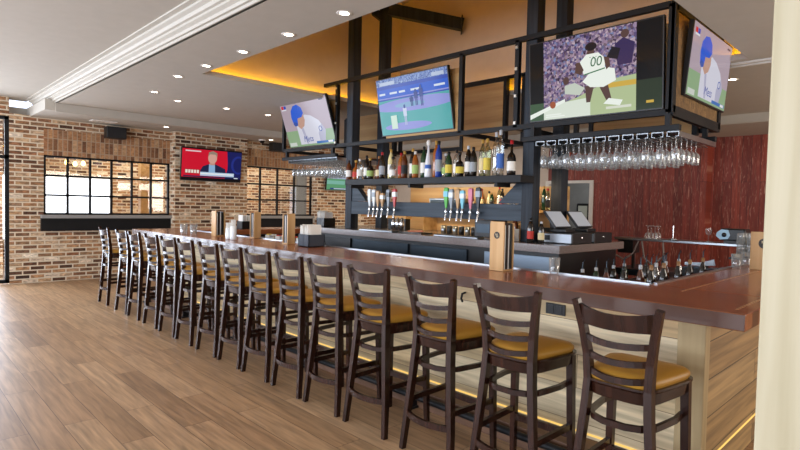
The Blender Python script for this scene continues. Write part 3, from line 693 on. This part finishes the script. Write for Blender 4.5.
for i in range(5): nw.append((R4(.06+i*.046, .22, .095+i*.046, .32), scol('#f0e6d8', S)))
tv('television showing a news presenter against red, high on the brick pillar', (-10.62, 2.23, 2.285), (.1, 0, PI/2), 1.27, .66, nw, (), .06)
gn = [(R4(0, 0, 1, 1), scol('#5f9e72', S)), (R4(0, .6, 1, 1), scol('#a8b4cc', S)), (R4(0, .3, .5, .5), scol('#7fb8a8', S)), (R4(.1, .02, .9, .1), scol('#2a3f80', S)), (R4(.2, .04, .6, .08), wh)]
tv('television showing a green sports field, on the brick pillar behind the black post', (-10.62, 5.70, 2.12), (.1, 0, PI/2), 1.1, .46, gn, (), .06)

# ------------------------------------------------------------------ glass racks and stemware
def glass_rack(label, x0, x1, n):
    o = thing('glass_rack', label, 'rack')
    for y in (1.915, 2.86): MB().box(x0, x1, y-.03, y+.03, 2.215, 2.265, b=.004).build('rail', m_black, o)
    for y in (1.915, 2.86):
        for x in (x0+.12, x1-.1): MB().box(x-.022, x+.022, y-.022, y+.022, 2.265, 2.36).build('hanger', m_black, o)
    xs = [x0+.2+(x1-x0-.26)*i/(n-1) for i in range(n)]
    for x in xs:
        c = MB()
        c.box(x-.05, x+.05, 1.92, 2.9, 2.205, 2.213)
        c.box(x-.05, x-.045, 1.92, 2.9, 2.172, 2.205); c.box(x+.045, x+.05, 1.92, 2.9, 2.172, 2.205)
        c.box(x-.05, x-.022, 1.92, 2.9, 2.168, 2.172); c.box(x+.022, x+.05, 1.92, 2.9, 2.168, 2.172)
        c.build('channel', m_steel, o)
    return xs
wg = MB(); wg.lathe([(.034, 0), (.033, .003), (.008, .007), (.0045, .012), (.004, .09), (.006, .1), (.026, .115), (.039, .14), (.041, .165), (.036, .205), (.032, .228), (.031, .228), (.035, .204), (.039, .165), (.036, .14), (.022, .118)], n=12)
wine = None
def hang(x, y, label, group):
    global wine
    if wine is None:
        wine = wg.build('wine_glass', m_glass); wine.rotation_euler = (PI, 0, 0)
        o = wine
    else:
        o = wine.copy(); COL.objects.link(o)
    o.location = (x+random.uniform(-.003, .003), y, 2.1765); o.rotation_euler = (PI, 0, random.uniform(0, 6)); o.scale = (.9, .9, .92); tag(o, label, 'glass', group)
xs = glass_rack('black glass rack with steel channels under the screen end of the television rack', -2.56, -1.0, 11)
for y in (2.17, 2.28, 2.39):
    for x in (-2.53, -2.44): hang(x, y, 'clear stemmed wine glass hanging upside down between the two black posts by the order screens', 'wine glasses hanging between the posts')
for i, x in enumerate(xs):
    for j in range(7 if i < 9 else 5):
        hang(x, 2.0+j*.125, 'clear stemmed wine glass hanging upside down from the rack nearer the red wall', 'wine glasses hanging by the red wall')
xs = glass_rack('black glass rack with steel channels under the brick wall end of the television rack', -7.25, -5.78, 10)
for i, x in enumerate(xs):
    for j in range(6):
        hang(x, 2.0+j*.145, 'clear stemmed wine glass hanging upside down from the rack nearer the brick wall', 'wine glasses hanging by the brick wall')

# ------------------------------------------------------------------ things on the bar top
ZB = 1.0715
def menu_holder(label, x, y, rz, w=.12, d=.12, h=.36, logo=True, logoz=.27, z=ZB):
    o = thing('menu_holder', label, 'menu holder', (x, y, z), rz)
    MB().box(-w/2, w/2, -d/2, -d/2+.012, 0, h, b=.002).build('front_board', m_tan, o)
    MB().box(-w/2, w/2, d/2-.012, d/2, 0, h*.97, b=.002).build('back_board', m_tan, o)
    MB().box(-w/2, w/2, -d/2+.012, d/2-.012, 0, .012).build('base', m_tan, o)
    cs = [m_paper, m_plast, M('menu_brown', '#3a241a', .6), m_paper, m_plast, m_plast]
    for i in range(6):
        y0 = -d/2+.018+i*(d-.036)/6
        mo = MB().box(-w/2+.006, w/2-.002, y0, y0+.006, .013, h*(.93+.02*(i % 3))).build('menu', cs[i], o)
    if logo:
        r = .026 if w < .18 else .042
        l = MB()
        l.add([(r*math.cos(2*PI*k/24), 0, r*math.sin(2*PI*k/24)) for k in range(24)], [tuple(range(24))], 0)
        q = r*.5
        for p in (R4(-q*.9, -q*.1, -q*.5, q), R4(q*.05, -q*.1, q*.45, q), R4(-q*.9, -q*.1, q*.45, q*.25), R4(-q*.4, -q*1.1, 0, -q*.3), R4(q*.5, -q*1.1, q*.9, -q*.1), R4(-q*.4, -q*1.1, q*.9, -q*.75)):
            l.add([(u, -.0006, v) for u, v in p], [(0, 1, 2, 3)], 1)
        l.build('round_logo', [M('logo_black', '#2a211a', .6), M('logo_pale', '#c9b58e', .6)], o, loc=(0.0 if w < .18 else .0, -d/2-.001, logoz))
    return o
menu_holder('tall wooden menu holder with round logo standing midway on the long bar top', -1.72, .46, 0, .125, .13, .36, True, .26)
menu_holder('wooden menu holder with dark round logo on the bar end by the pine post', -.44, 2.36, 0, .2, .10, .315, True, .22)
menu_holder('wooden menu holder turned sideways beside the grey napkin caddy', -4.66, .46, PI/2, .095, .11, .34, False)
menu_holder('wooden menu holder turned sideways behind the white upright jars', -5.72, .62, PI/2, .095, .11, .33, False)
menu_holder('wooden menu holder full of dark menus, furthest along the long bar', -6.3, .40, 0, .13, .13, .33, False)

m_cadg = M('caddy_grey', '#343943', .6, spec=.3)
def napkin_caddy(label, x, y, z, rz=0, w=.2, m=m_cadg):
    o = thing('napkin_caddy', label, 'napkin holder', (x, y, z), rz)
    b = MB(); t_ = .008; h = .13
    b.box(-w/2, w/2, -.1, -.1+t_, 0, h); b.box(-w/2, w/2, .1-t_, .1, 0, h); b.box(-w/2, -w/2+t_, -.1, .1, 0, h); b.box(w/2-t_, w/2, -.1, .1, 0, h); b.box(-w/2, w/2, -.1, .1, 0, t_); b.box(-.004, .004, -.1, .1, 0, h)
    b.build('box', m, o)
    for sx in (-1, 1):
        p = MB()
        for i in range(9):
            x0 = sx*w/4-.036+i*.008; p.bar([(x0, random.uniform(-.075, -.06), .02), (x0+random.uniform(-.012, .012), random.uniform(-.085, -.06), .21+random.uniform(0, .03))], .004, .02, side=(1, 0, 0))
            p.box(x0-.002, x0+.002, -.07, .07, .01, .20+random.uniform(0, .035))
        p.build('napkins', m_paper, o)
    return o
napkin_caddy('grey napkin caddy of white napkins on the bar top before the black posts', -4.24, .48, ZB)
napkin_caddy('black napkin caddy on the far return of the bar beside the news television pillar', -7.95, 1.62, ZB, PI/2, m=m_plast)
napkin_caddy('black napkin caddy on the brick wall end of the back bar', -6.12, 1.98, 1.186, 0, m=m_plast)

tumbler = MB(); tumbler.lathe([(0, 0), (.030, 0), (.033, .01), (.041, .115), (.039, .115), (.031, .014), (0, .012)], n=16)
def glass(label, x, y, z=ZB, s=1.0, group=None, flip=False):
    o = tumbler.build('drinking_glass', m_glass, None, (x, y, z+(.115*s if flip else 0)), (PI if flip else 0, 0, 0)); o.scale = (s, s, s); tag(o, label, 'glass', group); return o
glass('empty clear tumbler at the inner edge of the long bar beneath the order screens', -1.36, .60)
glass('clear glass on the bar end top, nearer of two by the menu holder', -.63, 2.28, s=1.05)
glass('clear glass on the bar end top, further of two by the menu holder', -.64, 2.62, s=1.05)
glass('clear water glass near the brick wall end of the bar, first of two', -6.72, .12, s=1.2)
glass('clear water glass near the brick wall end of the bar, second of two', -6.60, .2, s=1.2)
for i, (x, y, h) in enumerate(((-5.62, .22, .2), (-5.50, .22, .24))):
    o = thing('straw_jar', ['short white jar of straws on the bar top beside the taller jar', 'tall white jar of straws on the bar top beside the shorter jar'][i], 'jar', (x, y, ZB))
    MB().lathe([(0, 0), (.035, 0), (.038, .01), (.038, h*.7), (.036, h*.7), (.035, .01)], n=14).build('jar', M('frosted_jar', '#dfe4e6', .2), o)
    p = MB()
    for k in range(10):
        a = k*.63; p.tube([(.018*math.cos(a), .018*math.sin(a), .02), (.027*math.cos(a), .027*math.sin(a), h)], .004, 6)
    p.build('straws', m_paper, o)
# garnish station at the inner edge
gs = thing('garnish_tray', 'steel garnish tray set below the inner bar edge near the menu holders', 'tray', (-5.3, .86, .99))
b = MB(); b.box(-.6, .6, -.13, .13, 0, .01); b.box(-.6, .6, -.13, -.12, .01, .08); b.box(-.6, .6, .12, .13, .01, .08); b.box(-.6, -.59, -.13, .13, .01, .08); b.box(.59, .6, -.13, .13, .01, .08); b.build('tray', m_steel, gs)
MB().box(-.55, .55, -.14, .12, -.05, 0).build('mount', m_dsteel, gs)
for i, c_ in enumerate(['#d8c04a', '#dfe2e0', '#b33a2c', '#e6e2d6', '#d8923a', '#c9402f', '#8aa64a', '#e9e6dc', '#c83228']):
    o = thing('garnish_cup', 'small cup of %s garnish in the steel tray, %s along from the brick wall' % (['yellow', 'pale', 'red', 'white', 'orange', 'bright red', 'green', 'white', 'dark red'][i], ORD[i]), 'cup', (-5.8+i*.125, .86, 1.0005))
    MB().lathe([(0, 0), (.042, 0), (.048, .10), (.044, .10), (.04, .01)], n=12).build('cup', m_steel if i % 2 else M('clear_cup%d' % i, '#c9cdd0', .3), o)
    g = MB()
    for k in range(7):
        a = k*.9; g.lathe([(0, -.014), (.012, -.006), (.014, .004), (.008, .013), (0, .015)], (.022*math.cos(a)*(k > 0), .022*math.sin(a)*(k > 0), .098+.004*(k % 2)), 7)
    g.build('fruit', M('fruit%d' % i, c_, .4), o)

# ------------------------------------------------------------------ things on the back bar
ZI = 1.1862
def box_thing(name, label, cat, x, y, z, dims, mat, extra=None, rz=0, b=.004):
    o = thing(name, label, cat, (x, y, z), rz)
    w, d, h = dims
    MB().box(-w/2, w/2, -d/2, d/2, 0, h, b=b).build('body', mat, o)
    if extra: extra(o)
    return o
# order screens on drawers
for i, y in enumerate((2.10, 2.56)):
    cd = thing('cash_drawer', ['silver fronted black cash drawer under the first order screen', 'black cash drawer under the second order screen nearer the doorway'][i], 'cash drawer', (-2.22, y+.14, ZI))
    MB().box(-.21, .19, -.2, .2, 0, .105, b=.004).build('body', m_plast, cd)
    MB().box(-.2, .18, -.206, -.2, .01, .095).build('side_plate', M('pale_steel_plate', '#a9b1ba', .4, .3), cd)  # grey metal side, its daylight put into the pale colour
    k_ = MB(); k_.box(-.12, -.06, -.21, -.206, .03, .08); k_.build('port', m_plast, cd)
    k_ = MB(); k_.lathe([(.012, 0), (0, .004)], n=10); k_.build('lock', m_chrome, cd, (.191, 0, .06), (0, PI/2, 0))
    sc_o = thing('order_screen', ['tilted order screen on the back bar, nearer of two', 'tilted order screen on the back bar, further of two by the doorway'][i], 'screen', (-2.27, y+.18, ZI+.1055))
    MB().box(-.1, .08, -.1, .1, 0, .035, b=.006).build('base', m_plast, sc_o)
    MB().bar([(-.03, 0, .03), (-.06, 0, .11)], .06, .03, side=(0, 1, 0)).build('stand', m_plast, sc_o)
    c0 = Vector((-.075, 0, .13)); a = math.radians(50)
    hd = MB().box(-.165, .165, -.012, .012, -.115, .115, b=.004).build('bezel', M('screen_bezel', '#2a2c30', .4), sc_o, c0, (-(PI/2-a)+0, 0, PI/2))
    MB().box(-.15, .15, -.0135, -.0125, -.1, .1).build('display', M('display_grey', '#b4bac4', .35, emit='#aab2be', es=.25), hd)
box_thing('receipt_printer', 'black receipt printer between order screens and beam', 'printer', -2.62, 2.36, ZI, (.15, .2, .14), m_plast, lambda o: MB().box(-.06, .06, -.104, -.1, .09, .1).build('paper_slot', m_paper, o))
# caddies, cups, bottles along the counter
o = box_thing('utility_box', 'white and black utensil box on the back bar near the order screens', 'box', -2.62, 1.86, ZI, (.1, .1, .13), M('white_box', '#d9d9d4', .5))
q = MB(); q.box(-.035, .035, -.054, -.05, .02, .05); q.box(-.035, .035, -.054, -.05, .075, .105); q.build('cutout', m_plast, o)
o = thing('paper_cup', 'cream paper cup on the back bar beside the white utensil box', 'cup', (-2.78, 1.87, ZI)); MB().lathe([(0, 0), (.032, 0), (.042, .1), (.04, .1), (.03, .005)], n=14).build('cup', m_paper, o); MB().lathe([(.042, .1), (.045, .103), (.042, .107)], n=14).build('rim', m_paper, o)
bottle('bitters_bottle', 'brown bottle with gold neck on the back bar behind the white utensil box', -2.70, 2.02, ZI, .26, .033, 'amber', 'cream', 'gold', None)
bottle('sauce_bottle', 'dark bottle next to the order screens at the black post', -2.40, 1.86, ZI, .25, .034, 'dark', 'red', 'black', None)
bottle('syrup_bottle', 'dark bottle with cream label close to the black post and order screens', -2.30, 1.90, ZI, .22, .032, 'dark', 'cream', 'silver', None)
o = box_thing('wooden_crate', 'tan wooden crate on the back bar under the tap beam end', 'crate', -2.98, 2.25, ZI, (.32, .2, .17), m_ply)
q = MB(); q.box(-.15, .15, -.104, -.1, .06, .066); q.box(-.15, .15, -.104, -.1, .11, .116); q.build('slat_gap', m_plast, o)
o = box_thing('black_machine', 'black machine on the back bar between the tap groups and the crate', 'machine', -3.28, 2.35, ZI, (.26, .3, .2), m_plast); MB().box(-.1, .1, -.155, -.15, .05, .15).build('front', m_dsteel, o)
for i, x in enumerate((-4.62, -4.54, -4.46)):
    o = thing('shaker', 'steel shaker on the back bar under the first tap group, %s of three' % ORD[i], 'shaker', (x, 2.0, ZI))
    MB().lathe([(0, 0), (.028, 0), (.034, .11), (.03, .13)], n=12).build('cup', m_chrome, o); MB().lathe([(.03, .13), (.024, .155), (.015, .17), (.015, .185), (0, .187)], n=12).build('lid', m_chrome, o)
o = thing('drip_tray', 'flat dark mat with bar tools under the tap beam', 'mat', (-4.2, 2.0, ZI)); MB().box(-.2, .2, -.1, .1, 0, .012).build('mat', m_plast, o)
q = MB(); q.bar([(-.12, -.02, .02), (.1, .03, .03)], .02, .015); q.build('tool', M('tool_orange', '#b5602f', .5), o)
for k, xc in enumerate((-4.76, -3.37)):
    o = thing('beer_drip_tray', 'steel drip tray under the %s tap group' % ['first', 'second'][k], 'tray', (xc, 1.86, ZI)); MB().box(-.33, .33, -.06, .06, 0, .015, b=.003).build('tray', m_steel, o); MB().box(-.31, .31, -.05, .05, .015, .018).build('grate', m_dsteel, o)
o = box_thing('wood_block', 'short light wooden block behind the first tap group', 'block', -4.95, 2.4, ZI, (.36, .1, .16), m_plast); MB().box(-.2, .2, -.06, .06, .16, .21).build('board', m_ply, o)
for i in range(6):
    o = thing('steel_tin', 'small steel tin in the row under the tap beam, %s from the shakers' % ORD[i], 'tin', (-4.0+i*.1, 2.3, ZI)); MB().lathe([(0, 0), (.036, 0), (.036, .1), (.033, .1), (.033, .01)], n=12).build('can', [m_steel, m_plast][i % 2], o); MB().lathe([(.036, .1), (.038, .104), (.0, .106)], n=12).build('lid', [m_plast, m_steel][i % 2], o)

# ------------------------------------------------------------------ cocktail station at the bar end
cs_ = thing('cocktail_station', 'steel cocktail station full of bottles inside the bar corner', 'station', (0, 0, 0))
MB().box(-1.62, -.76, 1.1, 3.6, .66, .80).build('sink_deck', m_dsteel, cs_)
b = MB()
for x in (-1.58, -.82):
    for y in (1.15, 3.5): b.box(x-.02, x+.02, y-.02, y+.02, 0, .66)
b.build('frame', m_steel, cs_)
MB().box(-1.62, -1.60, 1.1, 3.6, .8, .86).build('edge_lip', m_steel, cs_)
k = 0
for y in (1.25, 1.5, 1.75, 2.0, 2.3):
    for x in (-1.48, -1.28, -1.08, -.9):
        if (k*5) % 7 == 3: k += 1; continue
        gl = ['dark', 'amber', 'clear', 'dark', 'green', 'dark', 'amber', 'dark'][k % 8]
        b_ = bottle('well_bottle', '', x+random.uniform(-.03, .03), y+random.uniform(-.05, .05), .8005, .25+.03*(k % 4), .034, gl, ['none', 'white', 'black', 'cream', 'red'][k % 5], ['silver', 'black', 'silver', 'wood'][k % 4], 'bottles in the cocktail station')
        b_['label'] = '%s bottle with pourer in the cocktail station, %s of the cluster' % (CN[gl], ORD[k])
        MB().tube([(0, 0, b_.children[0].dimensions.z), (0, 0, .30+.03*(k % 4)), (.012, .012, .325+.03*(k % 4))], .005, 6).build('pourer', m_dsteel, b_)
        k += 1
o = box_thing('maroon_bin', 'dark red plastic bin inside the bar corner next to the bottles', 'bin', -1.62, .95, .80, (.24, .16, .17), M('maroon_plastic', '#4a1414', .5)); MB().box(-.1, .1, -.084, -.08, .1, .14).build('grip', M('maroon_dark', '#3a0f0f', .6), o)
o.location = (-1.45, 1.0, .82); MB().box(-.12, .12, -.08, .08, -.18, 0).build('riser', m_plast, o)
box_thing('condiment_caddy', 'black condiment caddy in the cocktail station near the bar end glasses', 'caddy', -1.0, 2.75, .8005, (.42, .2, .2), m_plast, lambda o: [MB().box(-.19+i*.1, -.11+i*.1, -.08, .08, .2, .21+.01*(i % 2)).build('lid', m_dsteel, o) for i in range(4)])
o = thing('ice_scoop', 'steel ice scoop lying across the black condiment caddy', 'scoop', (-1.05, 2.72, 1.022)); MB().bar([(-.14, 0, .015), (.0, 0, .02)], .03, .012).build('handle', m_steel, o); MB().bar([(0, 0, .02), (.12, .02, .045)], [.03, .06], [.02, .04]).build('scoop', m_steel, o)
# overshelf at the rear of the bar
os_ = thing('overshelf', 'long thin steel shelf behind the bar before the red wall', 'shelf')
MB().box(-2.46, -.86, 3.88, 4.18, 1.165, 1.195, b=.004).build('board', m_steel, os_)
MB().box(-2.46, -.86, 3.9, 4.6, .72, .8).build('lower_counter', m_dsteel, os_)
for x in (-2.3, -.95): MB().box(x-.02, x+.02, 4.1, 4.14, .8, 1.165).build('upright', m_steel, os_)
for x in (-2.4, -.95):
    for y in (3.95, 4.5): MB().box(x-.02, x+.02, y-.02, y+.02, 0, .72).build('leg', m_steel, os_)
MB().box(-2.42, -2.22, 3.9, 4.1, 1.0, 1.164).build('tap_housing', m_plast, os_)
for i, pts in enumerate(([(-2.15, 3.9, 1.16), (-2.2, 3.85, 1.0), (-2.3, 3.82, .92), (-2.42, 3.82, .98), (-2.44, 3.86, 1.1)], [(-1.85, 3.9, 1.16), (-1.82, 3.85, 1.0), (-1.93, 3.82, .88), (-2.05, 3.84, .96), (-2.1, 3.88, 1.16)])):
    p2 = [Vector(p) for p in pts]; fine = []
    for a in range(len(p2)-1):
        for tt in range(4): fine.append(p2[a].lerp(p2[a+1], tt/4))
    fine.append(p2[-1])
    o = MB().tube(fine, .011, 8).build('soda_hose', M('hose_grey', '#8a7f78', .4)); tag(o, ['steel soda hose looping under the shelf beside the black housing', 'steel soda hose looping under the shelf in front of the red boards'][i], 'hose')
for i, (x, y) in enumerate(((-2.06, 3.95), (-1.97, 3.95), (-2.06, 4.05), (-1.97, 4.05))):
    o = thing('stemmed_glass', 'stemmed glass upside down on the steel shelf, %s of a cluster of four' % ORD[i], 'glass', (x, y, 1.1957))
    MB().lathe([(.033, 0), (.036, .03), (.03, .06), (.006, .078), (.004, .14), (.006, .15)], n=12).build('bowl', m_glass, o); MB().lathe([(.006, .15), (.032, .156), (.03, .159), (0, .16)], n=12).build('foot', m_glass, o)
o = thing('towel_holder', 'thin upright paper towel holder on the steel shelf', 'holder', (-1.78, 4.02, 1.1957)); MB().lathe([(0, 0), (.05, 0), (.05, .01), (0, .014)], n=14).build('base', m_chrome, o); MB().tube([(0, 0, .01), (0, 0, .17)], .008, 8).build('rod', m_chrome, o)
o = thing('stemmed_glass', 'single tall glass on the steel shelf before the dark red corner', 'glass', (-1.38, 4.02, 1.1957)); MB().lathe([(.03, 0), (.006, .006), (.004, .07), (.028, .09), (.034, .12), (.03, .16)], n=12).build('bowl', m_glass, o)
MB().lathe([(.03, 0), (.03, .004)], n=12).build('foot', m_glass, o)
# black dispenser with a pale blue round end
o = thing('dispenser', 'black dispenser with a rounded pale blue end on the steel shelf', 'dispenser', (-1.14, 4.0, 1.1957), .0)
MB().box(-.085, .17, -.1, .12, .03, .165, b=.015).build('body', m_plast, o)
pb = M('pale_blue_plastic', '#9cc3d8', .35)
b = MB(); b.prism([(-.125, .08), (-.115, .12), (-.07, .155), (.0, .15), (.02, .09), (-.0, .05), (-.08, .04)], 'y', -.106, .02); b.build('nose', pb, o)
MB().lathe([(.026, 0), (.022, .01), (0, .012)], n=14).build('knob', m_plast, o, (-.04, -.1065, .095), (PI/2, 0, 0))
MB().box(-.05, .1, -.08, .08, 0, .03).build('foot', m_plast, o)
# service mat with glasses at the bar end
o = thing('glass_mat', 'black rubber service mat under the stacked glasses at the bar end', 'mat', (-.62, 3.35, 1.0785)); MB().box(-.3, .12, -.22, .25, 0, .02).build('mat', m_plast, o)
bb = MB()
for i in range(8): bb.box(-.29+i*.05, -.26+i*.05, -.21, .24, .02, .023)
bb.build('ridges', m_black, o); 
n = 0
for lv in range(2):
    for y in (3.22, 3.33, 3.44):
        for x in (-.84, -.745, -.65):
            glass('clear tumbler upside down in the stack on the black mat, %s level, %s place' % (['lower', 'upper'][lv], ORD[n % 9]), x, y, 1.1018+lv*.1185, 1.02, 'stacked tumblers on the black mat', True); n += 1
o = thing('napkin_stack', 'small stack of cream coasters on the black mat beside stacked glasses', 'coaster', (-.86, 3.16, 1.1018)); MB().lathe([(0, 0), (.04, 0), (.04, .03), (0, .03)], n=14).build('coasters', M('coaster_cream', '#d9cba6', .8), o); MB().lathe([(0, .0302), (.02, .0302)], n=12).build('print', M('coaster_brown', '#8a6a3c', .8), o)

# ------------------------------------------------------------------ light
w = bpy.data.worlds.new('World'); sc.world = w; w.use_nodes = True
bg = w.node_tree.nodes['Background']; bg.inputs[0].default_value = lin('#dfeaff'); bg.inputs[1].default_value = 2.0
def area(name, loc, rot, sx, sy, power, col):
    d = bpy.data.lights.new(name, 'AREA'); d.shape = 'RECTANGLE'; d.size = sx; d.size_y = sy; d.energy = power; d.color = lin(col)[:3]
    o = bpy.data.objects.new(name, d); COL.objects.link(o); o.location = loc; o.rotation_euler = rot
    return o
area('front_window_daylight', (-3.6, -6.95, 1.55), (PI/2, 0, 0), 14.4, 2.3, 760, '#e9f1ff')
area('shopfront_daylight', (-11.3, -3.85, 1.45), (PI/2, 0, -PI/2), 5.3, 2.7, 560, '#e4efff')
area('back_room_daylight', (-12.7, 3.2, 2.9), (0, 0, 0), 2.2, 6, 170, '#fff1dc')  # added fill under the ceiling, brightens the room beyond the windows
area('shelf_strip_light', (-3.95, 2.2, 1.80), (math.radians(40), 0, 0), 2.6, .05, 16, '#ffe0b0')  # warm light added below the bottle shelf to brighten the tan back board
area('rear_hall_lamp', (-8.2, 5.6, 2.9), (0, 0, 0), 1.6, 1.6, 70, '#fff0dc')  # added fill with no fitting, lifts the dim back wall
area('corridor_lamp', (-5.5, 9.2, 2.9), (0, 0, 0), .6, .6, 22, '#ffffff')
area('service_daylight', (3.9, 4.2, 1.7), (PI/2, 0, PI/2), 5, 1.8, 230, '#fff4e6')  # added fill before a closed wall, brightens the red boards
def spot(x, y, z, p):
    d = bpy.data.lights.new('downlight_beam', 'SPOT'); d.energy = p; d.spot_size = math.radians(100); d.spot_blend = .8; d.color = lin('#ffe2bd')[:3]; d.shadow_soft_size = .05
    o = bpy.data.objects.new('downlight_beam', d); COL.objects.link(o); o.location = (x, y, z-.03)
for x in (-6.24, -5.44, -4.57, -3.71, -2.88, -2.03): spot(x, -.15, ZC, 14)
for y in (.49, 1.27, 2.03, 2.8): spot(-7.95, y, ZC, 14)
spot(-10.26, 1.16, 2.93, 22); spot(-10.4, 3.46, 2.93, 22); spot(-2.13, 6.67, 2.93, 30); spot(-1.2, 4.03, ZC, 30)

# ------------------------------------------------------------------ camera
yaw, pitch, roll, fpx = .771895, .0350411, .0243792, 539.428
F = Vector((-math.sin(yaw)*math.cos(pitch), math.cos(yaw)*math.cos(pitch), -math.sin(pitch)))
R0 = Vector((math.cos(yaw), math.sin(yaw), 0)); U0 = R0.cross(F)
R = math.cos(roll)*R0+math.sin(roll)*U0; U = -math.sin(roll)*R0+math.cos(roll)*U0
cd = bpy.data.cameras.new('camera'); cam = bpy.data.objects.new('camera', cd); COL.objects.link(cam)
mat = Matrix((R, U, -F)).transposed().to_4x4(); mat.translation = (.661628, -2.77578, 1.531855); cam.matrix_world = mat
cd.sensor_fit = 'HORIZONTAL'; cd.sensor_width = 36; cd.lens = fpx/800*36; cd.shift_x = -28/800; cd.clip_start = .05; cd.clip_end = 200
sc.camera = cam
sc.view_settings.view_transform = 'Standard'; sc.view_settings.look = 'None'; sc.view_settings.gamma = 1; sc.view_settings.use_curve_mapping = False
sc.view_settings.exposure = 0.0
try:
    sc.cycles.use_denoising = True; sc.cycles.max_bounces = 10; sc.cycles.transparent_max_bounces = 40; sc.cycles.sample_clamp_indirect = 6
except Exception: pass
